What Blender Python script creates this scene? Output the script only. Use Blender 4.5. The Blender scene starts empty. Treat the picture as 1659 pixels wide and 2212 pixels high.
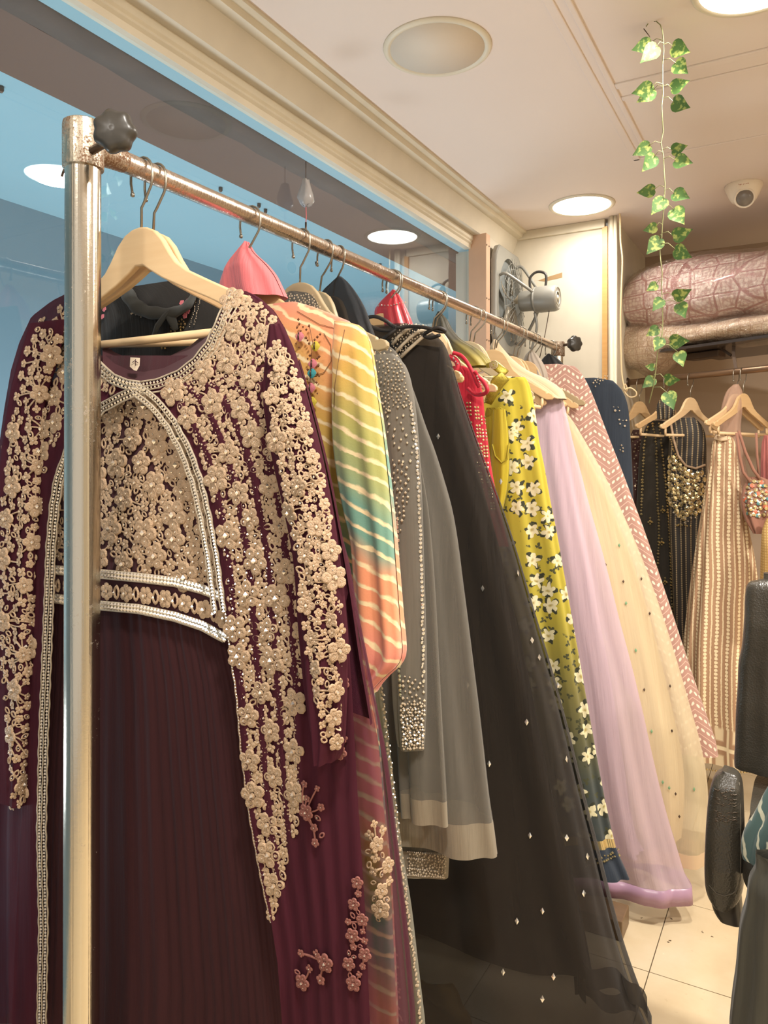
import bpy, math, random
from mathutils import Vector, Matrix
R_ = random.Random(7)
D2 = math.radians
# ---------------------------------------------------------------- camera
scn = bpy.context.scene
CAMZ = 1.43
YAW = D2(29.2); SA, CA = math.sin(YAW), math.cos(YAW)
F = 1630.0; CX = 830.0; HY = 995.0
cam_d = bpy.data.cameras.new('camera'); cam = bpy.data.objects.new('camera', cam_d)
scn.collection.objects.link(cam); scn.camera = cam
cam.location = (0, 0, CAMZ); cam.rotation_euler = (D2(90), 0, YAW)
cam_d.sensor_width = 36; cam_d.lens = F/2212*36; cam_d.shift_y = -(1106-HY)/2212
cam_d.clip_start = 0.02
scn.view_settings.view_transform = 'Standard'; scn.view_settings.look = 'None'
scn.view_settings.gamma = 1; scn.view_settings.exposure = 0.15
scn.view_settings.use_curve_mapping = False
# ---------------------------------------------------------------- world, room lamps and added uplights
w = bpy.data.worlds.new('world'); scn.world = w; w.use_nodes = True
w.node_tree.nodes['Background'].inputs[0].default_value = (1.0, .92, .82, 1)
w.node_tree.nodes['Background'].inputs[1].default_value = 0.7
CEIL = CAMZ+1.086
def area(name, loc, size, power, col, rot=(0,0,0)):
    l = bpy.data.lights.new(name, 'AREA'); l.shape = 'DISK'; l.size = size; l.energy = power; l.color = col
    o = bpy.data.objects.new(name, l); o.location = loc; o.rotation_euler = rot; scn.collection.objects.link(o)
    return o
WARM = (1.0, .945, .875)
LIT = [(-.832, 3.17, 4.5), (-.10, 1.90, 22), (-.10, .35, 23), (.95, .7, 18), (1.05, 2.2, 48), (-.75, -.5, 9)]
for i, (x, y, p) in enumerate(LIT):
    area('ceiling_lamp', (x, y, CEIL-.02), .17, p, WARM)
for x, y in ((-2.3, .6), (-2.3, 2.2), (-2.3, 3.9)):
    area('blue_room_fill_uplight', (x, y, .5), .5, 18, (.95, .98, 1.0), (D2(180), 0, 0))  # added uplights, out of view, to brighten the blue room's ceiling

# ---------------------------------------------------------------- helpers
def lin(c):
    return tuple(((v/255)/12.92 if v/255 <= .04045 else ((v/255+.055)/1.055)**2.4) for v in c[:3])+(1,)
class G:
    def __init__(s, name):
        s.m = bpy.data.materials.new(name); s.m.use_nodes = True; s.nt = s.m.node_tree; s.nt.nodes.clear()
        s.out = s.nt.nodes.new('ShaderNodeOutputMaterial')
    def n(s, t, ins=None, **pr):
        nd = s.nt.nodes.new('ShaderNode'+t)
        for k, v in pr.items(): setattr(nd, k, v)
        for k, v in (ins or {}).items(): s.set(nd.inputs[k], v)
        return nd
    def set(s, sock, v):
        if isinstance(v, bpy.types.NodeSocket): s.nt.links.new(v, sock)
        elif v is not None: sock.default_value = v
    def math(s, op, a, b=0.0, c=0.0):
        nd = s.n('Math', operation=op); s.set(nd.inputs[0], a); s.set(nd.inputs[1], b); s.set(nd.inputs[2], c); return nd.outputs[0]
    def mix(s, f, a, b, mode='MIX'):
        nd = s.n('Mix', data_type='RGBA', blend_type=mode); s.set(nd.inputs[0], f); s.set(nd.inputs[6], a); s.set(nd.inputs[7], b); return nd.outputs[2]
    def ramp(s, f, stops, interp='LINEAR'):
        nd = s.n('ValToRGB'); cr = nd.color_ramp; cr.interpolation = interp
        while len(cr.elements) < len(stops): cr.elements.new(.5)
        for e, (p, c) in zip(cr.elements, stops): e.position = p; e.color = c
        s.set(nd.inputs[0], f); return nd.outputs[0]
    def noise(s, scale, vec=None, detail=2, rough=.5):
        nd = s.n('TexNoise', {'Scale': scale, 'Detail': detail, 'Roughness': rough}); s.set(nd.inputs['Vector'], vec); return nd.outputs[0]
    def uv(s): return s.n('UVMap').outputs[0]
    def obj(s): return s.n('TexCoord').outputs['Object']
    def gen(s): return s.n('TexCoord').outputs['Generated']
    def map(s, vec, scale=(1,1,1), loc=(0,0,0), rot=(0,0,0)):
        nd = s.n('Mapping'); s.set(nd.inputs[0], vec); nd.inputs['Scale'].default_value = scale
        nd.inputs['Location'].default_value = loc; nd.inputs['Rotation'].default_value = rot; return nd.outputs[0]
    def xyz(s, v):
        nd = s.n('SeparateXYZ', {0: v}); return nd.outputs
    def comb(s, x, y, z=0.0):
        nd = s.n('CombineXYZ'); s.set(nd.inputs[0], x); s.set(nd.inputs[1], y); s.set(nd.inputs[2], z); return nd.outputs[0]
    def bump(s, h, st=.3, dist=.002):
        return s.n('Bump', {'Height': h, 'Strength': st, 'Distance': dist}).outputs[0]
    def fin(s, col, rough=.7, metal=0.0, normal=None, alpha=None, sheen=0.0, emit=None, spec=.5, coat=0.0):
        p = s.n('BsdfPrincipled', {'Base Color': col, 'Roughness': rough, 'Metallic': metal, 'Sheen Weight': sheen, 'Specular IOR Level': spec, 'Coat Weight': coat})
        if normal is not None: s.set(p.inputs['Normal'], normal)
        if alpha is not None: s.set(p.inputs['Alpha'], alpha)
        if emit: p.inputs['Emission Color'].default_value = emit[0]; p.inputs['Emission Strength'].default_value = emit[1]
        s.nt.links.new(p.outputs[0], s.out.inputs[0]); s.bsdf = p
        return s.m
def plain(name, c, rough=.6, metal=0.0, var=.12, ns=8, bump=0.0, bs=60, **k):
    g = G(name); o = g.obj(); c = lin(c)
    d = tuple(v*(1-var) for v in c[:3])+(1,); l = tuple(min(1, v*(1+var)) for v in c[:3])+(1,)
    col = g.mix(g.noise(ns, o, 3), d, l)
    nm = g.bump(g.noise(bs, o, 3), bump, .002) if bump else None
    return g.fin(col, rough, metal, nm, **k)

coll = scn.collection
class MB:
    """collects verts, faces and uvs for ONE mesh"""
    def __init__(s): s.v = []; s.f = []; s.u = []; s.mi = []
    def add(s, vs, fs, uvs=None, mi=0):
        o = len(s.v); s.v += [tuple(p) for p in vs]
        for i, f in enumerate(fs):
            s.f.append(tuple(o+k for k in f)); s.u.append(uvs[i] if uvs else None); s.mi.append(mi)
        return s
    def box(s, a, b, mi=0):
        x0, y0, z0 = a; x1, y1, z1 = b
        return s.add([(x0,y0,z0),(x1,y0,z0),(x1,y1,z0),(x0,y1,z0),(x0,y0,z1),(x1,y0,z1),(x1,y1,z1),(x0,y1,z1)],
              [(3,2,1,0),(4,5,6,7),(0,1,5,4),(1,2,6,5),(2,3,7,6),(3,0,4,7)], None, mi)
    def tube(s, pts, r, n=8, cap=True, mi=0, flat=1.0):
        pts = [Vector(p) for p in pts]; L = len(pts); rr = r if isinstance(r, (list, tuple)) else [r]*L
        up = None; vs = []
        for i, p in enumerate(pts):
            t = (pts[min(i+1, L-1)]-pts[max(i-1, 0)])
            t = t.normalized() if t.length > 1e-9 else Vector((0,0,1))
            if up is None: up = t.orthogonal().normalized()
            up = (up-t*up.dot(t)); up = up.normalized() if up.length > 1e-6 else t.orthogonal().normalized()
            bn = t.cross(up)
            for k in range(n):
                a = 2*math.pi*k/n; vs.append(p+(up*math.cos(a)+bn*math.sin(a)*flat)*rr[i])
        fs = [(i*n+k, i*n+(k+1)%n, (i+1)*n+(k+1)%n, (i+1)*n+k) for i in range(L-1) for k in range(n)]
        if cap: fs += [tuple(range(n-1, -1, -1)), tuple((L-1)*n+k for k in range(n))]
        return s.add(vs, fs, None, mi)
    def lathe(s, prof, M=None, n=32, mi=0):
        M = M or Matrix(); vs = [M@Vector((r*math.cos(2*math.pi*k/n), r*math.sin(2*math.pi*k/n), z)) for r, z in prof for k in range(n)]
        fs = [(i*n+k, i*n+(k+1)%n, (i+1)*n+(k+1)%n, (i+1)*n+k) for i in range(len(prof)-1) for k in range(n)]
        if prof[0][0] > 1e-5: fs.append(tuple(range(n-1, -1, -1)))
        if prof[-1][0] > 1e-5: fs.append(tuple((len(prof)-1)*n+k for k in range(n)))
        return s.add(vs, fs, None, mi)
    def prism(s, poly, M, h, mi=0):
        n = len(poly); vs = [M@Vector((x, y, 0)) for x, y in poly]+[M@Vector((x, y, h)) for x, y in poly]
        return s.add(vs, [tuple(range(n-1, -1, -1)), tuple(range(n, 2*n))]+[(k, (k+1)%n, n+(k+1)%n, n+k) for k in range(n)], None, mi)
    def mesh(s, name, mats, smooth=True, auto=None):
        me = bpy.data.meshes.new(name); me.from_pydata(s.v, [], s.f)
        for m in (mats if isinstance(mats, (list, tuple)) else [mats]): me.materials.append(m)
        if any(s.mi): me.polygons.foreach_set('material_index', s.mi)
        if any(u for u in s.u):
            l = me.uv_layers.new(name='UVMap'); flat = []
            for f, u in zip(s.f, s.u): flat += [c for q in (u or [(0,0)]*len(f)) for c in q]
            l.data.foreach_set('uv', flat)
        if smooth:
            me.polygons.foreach_set('use_smooth', [True]*len(me.polygons))
            if auto: me.set_sharp_from_angle(angle=D2(auto))
        me.update(); return me
    def build(s, name, mats, parent=None, smooth=True, auto=None, kind=None, label=None, bevel=0):
        o = bpy.data.objects.new(name, s.mesh(name, mats, smooth, auto)); coll.objects.link(o)
        if parent is not None:
            o.parent = parent; o.matrix_parent_inverse = parent.matrix_basis.inverted()
        if kind: o['kind'] = kind
        if label: o['label'] = label
        if bevel:
            b = o.modifiers.new('b', 'BEVEL'); b.width = bevel; b.segments = 2; b.limit_method = 'ANGLE'
        return o
def thing(name, label, cat, loc=(0,0,0), group=None):
    o = bpy.data.objects.new(name, None); coll.objects.link(o); o.location = loc; o.empty_display_size = .05
    tag(o, label, cat, group); return o
def tag(o, label, cat, group=None):
    o['label'] = label; o['category'] = cat
    if group: o['group'] = group
    return o
def struct(o): o['kind'] = 'structure'; return o
# photo pixel -> viewing ray -> point on a real plane
def ray(px, py):
    r = (px-CX)/F; return Vector((r*CA-SA, r*SA+CA, (HY-py)/F))
CAMP = Vector((0, 0, CAMZ))
def atY(px, py, y): d = ray(px, py); return CAMP+d*(y/d.y)
def atX(px, py, x): d = ray(px, py); return CAMP+d*(x/d.x)
def atZ(px, py, z): d = ray(px, py); return CAMP+d*((z-CAMZ)/d.z)
def lerp(a, b, t): return a+(b-a)*t
def interp(tab, z):
    if z >= tab[0][0]: return tab[0][1]
    for (z0, a), (z1, b) in zip(tab, tab[1:]):
        if z >= z1: return lerp(a, b, (z0-z)/(z0-z1)) if z0 != z1 else b
    return tab[-1][1]
def smoothtab(pts, n=70):
    """catmull-rom through (z, x) control points, z falling"""
    pts = [pts[0]]+pts+[pts[-1]]; out = []
    for i in range(1, len(pts)-2):
        p0, p1, p2, p3 = pts[i-1:i+3]
        for k in range(8):
            t = k/8; z = lerp(p1[0], p2[0], t)
            m1 = (p2[1]-p0[1])*.5*(abs(p2[0]-p1[0])*2/max(1e-6, abs(p2[0]-p0[0])))
            m2 = (p3[1]-p1[1])*.5*(abs(p2[0]-p1[0])*2/max(1e-6, abs(p3[0]-p1[0])))
            h = 2*t**3-3*t**2+1; h2 = t**3-2*t**2+t; h3 = -2*t**3+3*t**2; h4 = t**3-t**2
            out.append((z, h*p1[1]+h2*m1+h3*p2[1]+h4*m2))
    out.append(pts[-2]); return out
RX = -.919; GLASSX = -1.285
class Shell:
    """a hanging cloth: closed cross-sections between a left and a right edge, folds growing towards the hem"""
    def __init__(s, y0, Rp, Lp=None, cx=RX, th=None, p=.8, folds=None, seed=1, zhem=None, tilt=0.0, clampL=-1.262):
        s.y0 = y0; s.p = p; s.tilt = tilt
        P = [atY(a, b, y0) for a, b in Rp]; s.R = smoothtab([(q.z, q.x) for q in P])
        if Lp: P = [atY(a, b, y0) for a, b in Lp]; s.L = smoothtab([(q.z, q.x) for q in P])
        else: s.L = [(z, 2*cx-x) for z, x in s.R]
        s.L = [(z, max(x, clampL)) for z, x in s.L]
        s.z0 = s.R[0][0]; s.z1 = zhem if zhem is not None else s.R[-1][0]
        if s.z1 < .012: s.z1 = .012
        s.th = [(s.z0+dz, b) for dz, b in (th or [(0, .012), (-.1, .03), (-1.2, .07)])]
        s.fo = folds or []   # (n, amp0, amp1)
        rr = random.Random(seed); s.ph = [rr.uniform(0, 6.28) for _ in range(12)]; s.rr = rr
        s.wob = [(rr.uniform(2, 5), rr.uniform(0, 6.28)) for _ in range(6)]
    def lr(s, z): return interp(s.L, z), interp(s.R, z)
    def fold(s, t, z):
        v = max(0.0, (s.z0-z)/max(.01, s.z0-s.z1)); a = 0
        for i, (n, a0, a1) in enumerate(s.fo):
            w_ = t*n+s.ph[i]+.8*math.sin(t*s.wob[i][0]+s.wob[i][1])+.5*math.sin(3*v+s.ph[i+4])
            q = math.sin(w_); a += lerp(a0, a1, v**.8)*(q*abs(q)**-.25 if abs(q) > 1e-4 else 0)
        return a
    def P(s, t, z):
        l, r = s.lr(z); m, h = (l+r)/2, (r-l)/2; c, sn = math.cos(t), math.sin(t)
        b = interp(s.th, z); k = s.p
        x = m+h*math.copysign(abs(c)**k, c); f = s.fold(t, z)
        y = s.y0-b*math.copysign(abs(sn)**k, sn)-f*sn+s.tilt*(x-RX)
        return Vector((max(x+f*c*.35, -1.27), y, z))
    def front(s, x, z):
        l, r = s.lr(z); m, h = (l+r)/2, max(1e-4, (r-l)/2); c = max(-1, min(1, (x-m)/h))
        t = math.acos(math.copysign(abs(c)**(1/s.p), c)); return s.P(t, z).y
    def px(s, px, py, off=.0015):
        d = ray(px, py); y = s.y0
        for _ in range(9):
            q = CAMP+d*(y/d.y); y = .5*y+.5*(s.front(q.x, q.z)-off); y = max(s.y0-.12, min(s.y0+.02, y))
        return CAMP+d*(y/d.y)
    def nrm(s, px, py):
        a = s.px(px, py); b = s.px(px+6, py); c = s.px(px, py+6); n = (b-a).cross(c-a)
        n = n.normalized() if n.length > 1e-12 else Vector((0,-1,0))
        return n if n.dot(ray(px, py)) < 0 else -n
    def build(s, name, mat, parent=None, N=120, Z=60, t0=0, t1=2*math.pi, cap=False, z1=None, z0=None, mb=None, inset=0, **k):
        mb = mb or MB(); closed = abs(t1-t0-2*math.pi) < 1e-6; z0 = s.z0 if z0 is None else z0; z1 = s.z1 if z1 is None else z1
        rows = []; us = []
        for j in range(Z+1):
            v = j/Z; z = lerp(z0, z1, v**1.15 if z0 == s.z0 else v)
            row = [s.P(lerp(t0, t1, i/N), z) for i in range(N+1)]
            u = [0.0]
            for a, b in zip(row, row[1:]): u.append(u[-1]+math.hypot(a.x-b.x, a.y-b.y))
            mid = u[N//4]; rows.append(row); us.append([q-mid for q in u])
        vs = [p for r in rows for p in r]; fs = []; uv = []
        for j in range(Z):
            for i in range(N):
                a = j*(N+1)+i; fs.append((a, a+N+1, a+N+2, a+1))
                uv.append([(us[j][i], rows[j][i].z), (us[j+1][i], rows[j+1][i].z), (us[j+1][i+1], rows[j+1][i+1].z), (us[j][i+1], rows[j][i+1].z)])
        mb.add(vs, fs, uv)
        if cap: mb.add(rows[0][:-1], [tuple(range(N))], None); mb.add(rows[-1][:-1], [tuple(range(N-1, -1, -1))], None)
        return mb.build(name, mat, parent, **k)
    def patch(s, name, mat, rows, off=.004, parent=None, N=40, sub=6, ripple=(0,0), **k):
        """a front panel cut from the shell between two photographed edges"""
        rr = []
        for (y0, a0, b0), (y1, a1, b1) in zip(rows, rows[1:]):
            n = max(1, int((y1-y0)/12))
            for q in range(n): t = q/n; rr.append((lerp(y0, y1, t), lerp(a0, a1, t), lerp(b0, b1, t)))
        rr.append(rows[-1]); mb = MB(); vs = []; uu = []
        for j, (py, a, b) in enumerate(rr):
            for i in range(N+1):
                t = i/N; x = lerp(a, b, t)
                o = off+ripple[0]*(.5+.5*math.sin(ripple[1]*t+.004*py))*min(1, (py-rr[0][0])/300+.2)
                p = s.px(x, py, o)
                if p.z < .01: p.z = .01
                vs.append(p); uu.append((p.x, p.z))
        fs = [(j*(N+1)+i, (j+1)*(N+1)+i, (j+1)*(N+1)+i+1, j*(N+1)+i+1) for j in range(len(rr)-1) for i in range(N)]
        mb.add(vs, fs, [[uu[q] for q in f] for f in fs]); return mb.build(name, mat, parent, **k)
def curve3(pts, n=6):
    pts = [Vector(p) for p in pts]; q = [pts[0]]+pts+[pts[-1]]; out = []
    for i in range(1, len(q)-2):
        a, b, c, d = q[i-1:i+3]
        for k in range(n):
            t = k/n; out.append(.5*((2*b)+(c-a)*t+(2*a-5*b+4*c-d)*t*t+(-a+3*b-3*c+d)*t**3))
    return out+[pts[-1]]
def polyline(pts, step):
    out = [pts[0]]
    for a, b in zip(pts, pts[1:]):
        L = math.dist(a, b); n = max(1, int(L/step))
        out += [tuple(lerp(p, q, (i+1)/n) for p, q in zip(a, b)) for i in range(n)]
    return out
def inpoly(x, y, P):
    c = False; j = len(P)-1
    for i in range(len(P)):
        if (P[i][1] > y) != (P[j][1] > y) and x < (P[j][0]-P[i][0])*(y-P[i][1])/(P[j][1]-P[i][1])+P[i][0]: c = not c
        j = i
    return c
def frame(p, n, ang=0):
    n = n.normalized(); up = Vector((0,0,1)); u = (up-n*up.dot(n)); u = u.normalized() if u.length > 1e-3 else n.orthogonal().normalized()
    r = u.cross(n).normalized(); a, b = math.cos(ang), math.sin(ang)
    X = r*a+u*b; Y = u*a-r*b
    return Matrix(((X.x,Y.x,n.x,p.x),(X.y,Y.y,n.y,p.y),(X.z,Y.z,n.z,p.z),(0,0,0,1)))
def octa(mb, p, r, h=None, mi=0):
    h = h or r; p = Vector(p)
    v = [p+Vector(q) for q in ((r,0,0),(0,r,0),(-r,0,0),(0,-r,0),(0,0,h),(0,0,-h))]
    mb.add(v, [(0,1,4),(1,2,4),(2,3,4),(3,0,4),(1,0,5),(2,1,5),(3,2,5),(0,3,5)], None, mi)
def flower_local(r, pet=5, fine=False):
    """chain-stitched petals: raised rim, sunk ring, small boss; local z is outwards"""
    v = []; f = []
    for k in range(pet):
        a = 2*math.pi*k/pet; cx, cy = .58*r*math.cos(a), .58*r*math.sin(a); o = len(v); v.append((cx, cy, .20*r))
        R_3 = ((.20, .06), (.34, .17), (.44, 0.0)) if fine else ((.24, .06), (.43, .02))
        for rad, h in R_3:
            for q in range(8):
                b = 2*math.pi*q/8+.2*k; v.append((cx+rad*r*math.cos(b), cy+rad*r*math.sin(b), h*r))
        f += [(o, o+1+q, o+1+(q+1) % 8) for q in range(8)]
        for L in range(len(R_3)-1): f += [(o+1+L*8+q, o+9+L*8+q, o+9+L*8+(q+1) % 8, o+1+L*8+(q+1) % 8) for q in range(8)]
    o = len(v); v.append((0, 0, .26*r))
    for q in range(8):
        b = 2*math.pi*q/8; v.append((.22*r*math.cos(b), .22*r*math.sin(b), .12*r))
    f += [(o, o+1+q, o+1+(q+1) % 8) for q in range(8)]
    return v, f
def leaf_local(L, W=.42):
    """a looped-cord leaf with open heart: ring plus midrib bead"""
    out = []; n = 10
    for q in range(n):
        a = 2*math.pi*q/n; x = L*.5*(1-math.cos(a)); y = L*W*math.sin(a)*(.75+.25*math.sin(a)**2)*.8; out.append((x, y))
    inn = [(L*.5+(x-L*.5)*.52, y*.45) for x, y in out]
    v = [(x, y, .0) for x, y in out]+[(lerp(x, a, .45), lerp(y, b, .45), L*.12) for (x, y), (a, b) in zip(out, inn)]+[(x, y, 0) for x, y in inn]
    f = []
    for q in range(n):
        w_ = (q+1) % n; f += [(q, w_, n+w_, n+q), (n+q, n+w_, 2*n+w_, 2*n+q)]
    return v, f
# ---------------------------------------------------------------- materials
cream_paint = plain('cream_paint', (208,198,178), .55, bump=.05, bs=25)
trim_paint = plain('trim_paint', (216,206,184), .45, bump=.08, bs=30)
soffit_blue = plain('soffit_grey', (160,162,162), .6)
ceiling_m = plain('ceiling_paint', (226,212,202), .7, var=.03, ns=2, bump=.05, bs=90)
def chrome(name, rust, base=(190,180,165), rough=.16, seed=0, rs=1.0):
    g = G(name); o = g.obj()
    n1 = g.noise(9*rs, g.map(o, (1,.35,.35), (seed,0,0)), 6, .7); n2 = g.noise(160*rs, o, 3, .7)
    k = g.ramp(g.math('ADD', g.math('MULTIPLY', n1, .65), g.math('MULTIPLY', n2, .35)), [(rust, (0,0,0,1)), (rust+.10, (1,1,1,1))])
    col = g.mix(k, lin(base), g.mix(n2, lin((96,60,38)), lin((128,96,66))))
    g.fin(col, g.math('ADD', g.math('MULTIPLY', k, .45), g.math('ADD', rough, g.math('MULTIPLY', g.noise(30, g.map(o, (1,1,.02))), .15))), g.math('SUBTRACT', 1.0, g.math('MULTIPLY', k, .75)), g.bump(g.math('ADD', g.math('MULTIPLY', n2, .3), g.noise(240, g.map(o, (1, 1, .004)), 2)), .35, .0016))
    return g.m
post_m = chrome('chrome_post', .575, (212,204,188), .14)
rail_m = chrome('rusty_chrome_rail', .565, (206,190,174), .18, 3, 1.4)
collar_m = chrome('rusty_collar', .455, (205,195,175), .2, 5, 2)
steel_m = plain('hook_steel', (150,142,128), .3, .9)
dark_steel = plain('dark_steel', (96,80,68), .4, .8, bump=.2)
def wood_m(name, a, b, rough=.42):
    g = G(name); o = g.obj(); v = g.map(o, (3, 40, 40)); n = g.noise(2, v, 4)
    return g.fin(g.mix(n, lin(a), lin(b)), rough, 0, g.bump(n, .1, .0005))
hang_ms = [wood_m('pale_hanger_wood', (214,178,132), (232,202,158)), wood_m('tan_hanger_wood', (196,158,110), (218,184,136)), wood_m('dull_hanger_wood', (158,140,108), (182,162,126))]
rubber = plain('black_rubber', (58,54,48), .35, bump=.05)
black_plastic = plain('black_plastic', (50,46,42), .4)
gold = plain('gold_thread', (196,166,134), .55, .15, var=.30, ns=220, bump=.8, bs=700)
copper = plain('copper_thread', (150,96,86), .6, .3, var=.3, ns=160, bump=.5, bs=500)
silver = plain('silver_thread', (190,174,150), .55, .2, var=.25, ns=160, bump=.5, bs=500)
stone = plain('rhinestone', (236,232,224), .12, .85, var=.05)
goldbead = plain('gold_bead', (226,204,150), .18, .8, var=.1)
def cloth(name, a, b=None, rough=.85, alpha=None, sheen=.12, ns=14, stretch=(1,.15,1), weave=.15, ws=900, streak=.5, spec=.25):
    g = G(name); u = g.uv(); a = lin(a); b = lin(b) if b else tuple(v*.7 for v in a[:3])+(1,)
    n = g.noise(ns, g.map(u, (stretch[0]*3, stretch[1]*3, 1)), 4, .6)
    w_ = g.noise(ws, g.map(u, (1, .6, 1)), 1)
    fold_streak = g.noise(26, g.map(u, (2.2, .10, 1)), 3, .6)
    n = g.math('ADD', g.math('MULTIPLY', n, .5), g.math('MULTIPLY', fold_streak, .5)); w_ = g.math('ADD', g.math('MULTIPLY', w_, .12), g.math('MULTIPLY', fold_streak, 4.0*streak))  # vertical streaks mixed into the colour imitate the shading of soft folds
    return g.fin(g.mix(g.math('MULTIPLY', n, 1.0), b, a), rough, 0, g.bump(w_, min(1.0, weave*4), .0022), alpha=alpha, sheen=sheen, spec=spec)
maroon = cloth('maroon_georgette', (62,28,31), (42,19,22), ns=10, sheen=0)
maroon_in = cloth('maroon_lining', (74,36,42), (56,26,32))
maroon_net = cloth('maroon_net', (84,38,50), (50,20,28), alpha=.96, ns=9, sheen=0, spec=.08)
maroon_veil = cloth('maroon_veil', (98,40,60), (66,24,38), alpha=.60, ns=5, sheen=.03)
# pleated skirt: pleats are geometry, the material only carries the fold streaks
black_geo = cloth('black_georgette', (50,48,46), (30,28,27))
black_tulle = cloth('black_tulle', (62,54,46), (34,30,27), alpha=.90, ns=6, sheen=.1)
black_tulle2 = cloth('thin_black_tulle', (52,47,42), (40,36,32), alpha=.55, sheen=.1)
black_veil = cloth('black_veil', (44,44,46), (26,26,28), alpha=.85)
pinkc = cloth('pink_cotton', (226,128,128), (206,104,110), ns=7, weave=.3)
redc = cloth('red_satin', (206,44,62), (160,22,42), rough=.5)
grey_net = cloth('grey_net', (136,130,120), (98,94,86), alpha=.62, ns=20, sheen=.1)
grey_in = cloth('grey_lining', (100,96,88), (74,71,65))
grey_hem = cloth('grey_hem_velvet', (152,142,124), (120,110,94), rough=.6, ns=60)
greycone = cloth('grey_taupe_silk', (190,176,160), (150,138,126), rough=.5)
lav = cloth('lavender_chiffon', (222,198,206), (200,170,186), ns=8, alpha=.97)
lav_net = cloth('lavender_net', (224,200,206), (206,178,192), ns=8, alpha=.62)
lav_satin = cloth('lavender_satin', (186,150,172), (164,126,152), rough=.3, sheen=0, spec=.6)
crm = cloth('cream_chiffon', (240,216,172), (226,196,150), ns=8)
crm_net = cloth('cream_net', (238,222,186), (214,198,164), alpha=.55, ns=8)
crm_cone = cloth('cream_silk', (226,200,164), (200,172,138), rough=.6)
navy = cloth('navy_georgette', (58,66,76), (36,42,52))
yel = cloth('yellow_silk', (196,178,48), (160,140,30), rough=.5)
def leheriya():
    g = G('leheriya_print'); u = g.uv(); X, Y, _ = g.xyz(u)
    wob = g.noise(14, u, 3); q = g.math('ADD', g.math('ADD', Y, g.math('MULTIPLY', X, -.5)), g.math('MULTIPLY', wob, .03))
    s = g.math('FRACT', g.math('MULTIPLY', q, 33))
    n2 = g.noise(60, u, 3)
    line = g.ramp(g.math('ADD', s, g.math('MULTIPLY', g.math('SUBTRACT', n2, .5), .35)), [(.16, (1,1,1,1)), (.27, (0,0,0,1)), (.94, (0,0,0,1)), (1, (.6,.6,.6,1))])
    big = g.noise(2.0, g.map(u, (1.6, 1, 1), (3.1, .5, 0)), 2, .4)
    b = g.math('FRACT', g.math('ADD', g.math('MULTIPLY_ADD', Y, -1.35, 2.10), g.math('ADD', g.math('MULTIPLY', big, .7), g.math('MULTIPLY', X, .5))))
    P, O, Yw, Gn, T = lin((222,136,124)), lin((228,150,110)), lin((206,164,82)), lin((170,168,98)), lin((112,152,134))
    col = g.ramp(b, [(0, P), (.12, P), (.20, O), (.32, Yw), (.44, Gn), (.54, T), (.62, T), (.70, O), (.84, O), (1, P)])
    return g.fin(g.mix(line, col, lin((236,212,166))), .8, 0, g.bump(g.noise(300, u, 3), .25, .001), sheen=.2, spec=.25)
lehe = leheriya()
def floral():
    g = G('yellow_floral_print'); u = g.uv(); X, Y, Z = g.xyz(u)
    base = g.ramp(g.math('MULTIPLY_ADD', Y, -.77, 1.2), [(.0, lin((196,178,56))), (.42, lin((180,164,56))), (.60, lin((124,116,64))), (.78, lin((66,72,66))), (1, lin((44,52,60)))])
    # Y runs from about 1.55 m at the shoulder to 0.1 m at the hem
    def blob(scale, petals, R, depth, loc):
        vec = g.map(u, (scale, scale, 1), loc)
        wv = g.n('VectorMath', {0: vec}, operation='ADD'); nn = g.n('TexNoise', {'Scale': 3.0, 'Vector': vec}); sc = g.n('VectorMath', operation='MULTIPLY'); g.set(sc.inputs[0], nn.outputs[1]); sc.inputs[1].default_value = (.3,.3,0); g.set(wv.inputs[1], sc.outputs[0])
        v = g.n('TexVoronoi', {'Vector': wv.outputs[0], 'Scale': 1.0, 'Randomness': .75}, voronoi_dimensions='2D')
        d = g.n('VectorMath', {0: wv.outputs[0], 1: v.outputs['Position']}, operation='SUBTRACT')
        dx, dy, _ = g.xyz(d.outputs[0]); r = v.outputs['Distance']
        a = g.math('ADD', g.math('ARCTAN2', dy, dx), g.math('MULTIPLY', g.xyz(v.outputs['Color'])[0], 6.0))
        pr = g.math('MULTIPLY_ADD', g.math('ABSOLUTE', g.math('COSINE', g.math('MULTIPLY', a, petals/2))), depth, R)
        return g.ramp(g.math('SUBTRACT', pr, r), [(0, (0,0,0,1)), (.03, (1,1,1,1))]), r
    lf, _ = blob(15, 4, .02, .40, (.0, .0, 0)); fl, r = blob(15, 5, .16, .17, (.0, .0, 0)); f2, r2 = blob(30, 3, .04, .26, (.6, .4, 0))
    sm = g.ramp(g.noise(9, u, 0), [(.48, (0,0,0,1)), (.5, (1,1,1,1))])
    c = g.mix(lf, base, lin((52,54,38))); c = g.mix(g.math('MULTIPLY', f2, sm), c, lin((74,74,46)))
    pet = g.mix(g.noise(90, u, 2), lin((214,202,152)), lin((238,228,192))); pet = g.mix(g.ramp(r, [(.02, (1,1,1,1)), (.10, (0,0,0,1))]), pet, lin((170,150,80)))
    return g.fin(g.mix(fl, c, pet), .75, 0, g.bump(g.noise(500, u, 2), .15, .001), alpha=.96, sheen=.2, spec=.3)
flor = floral()
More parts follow.
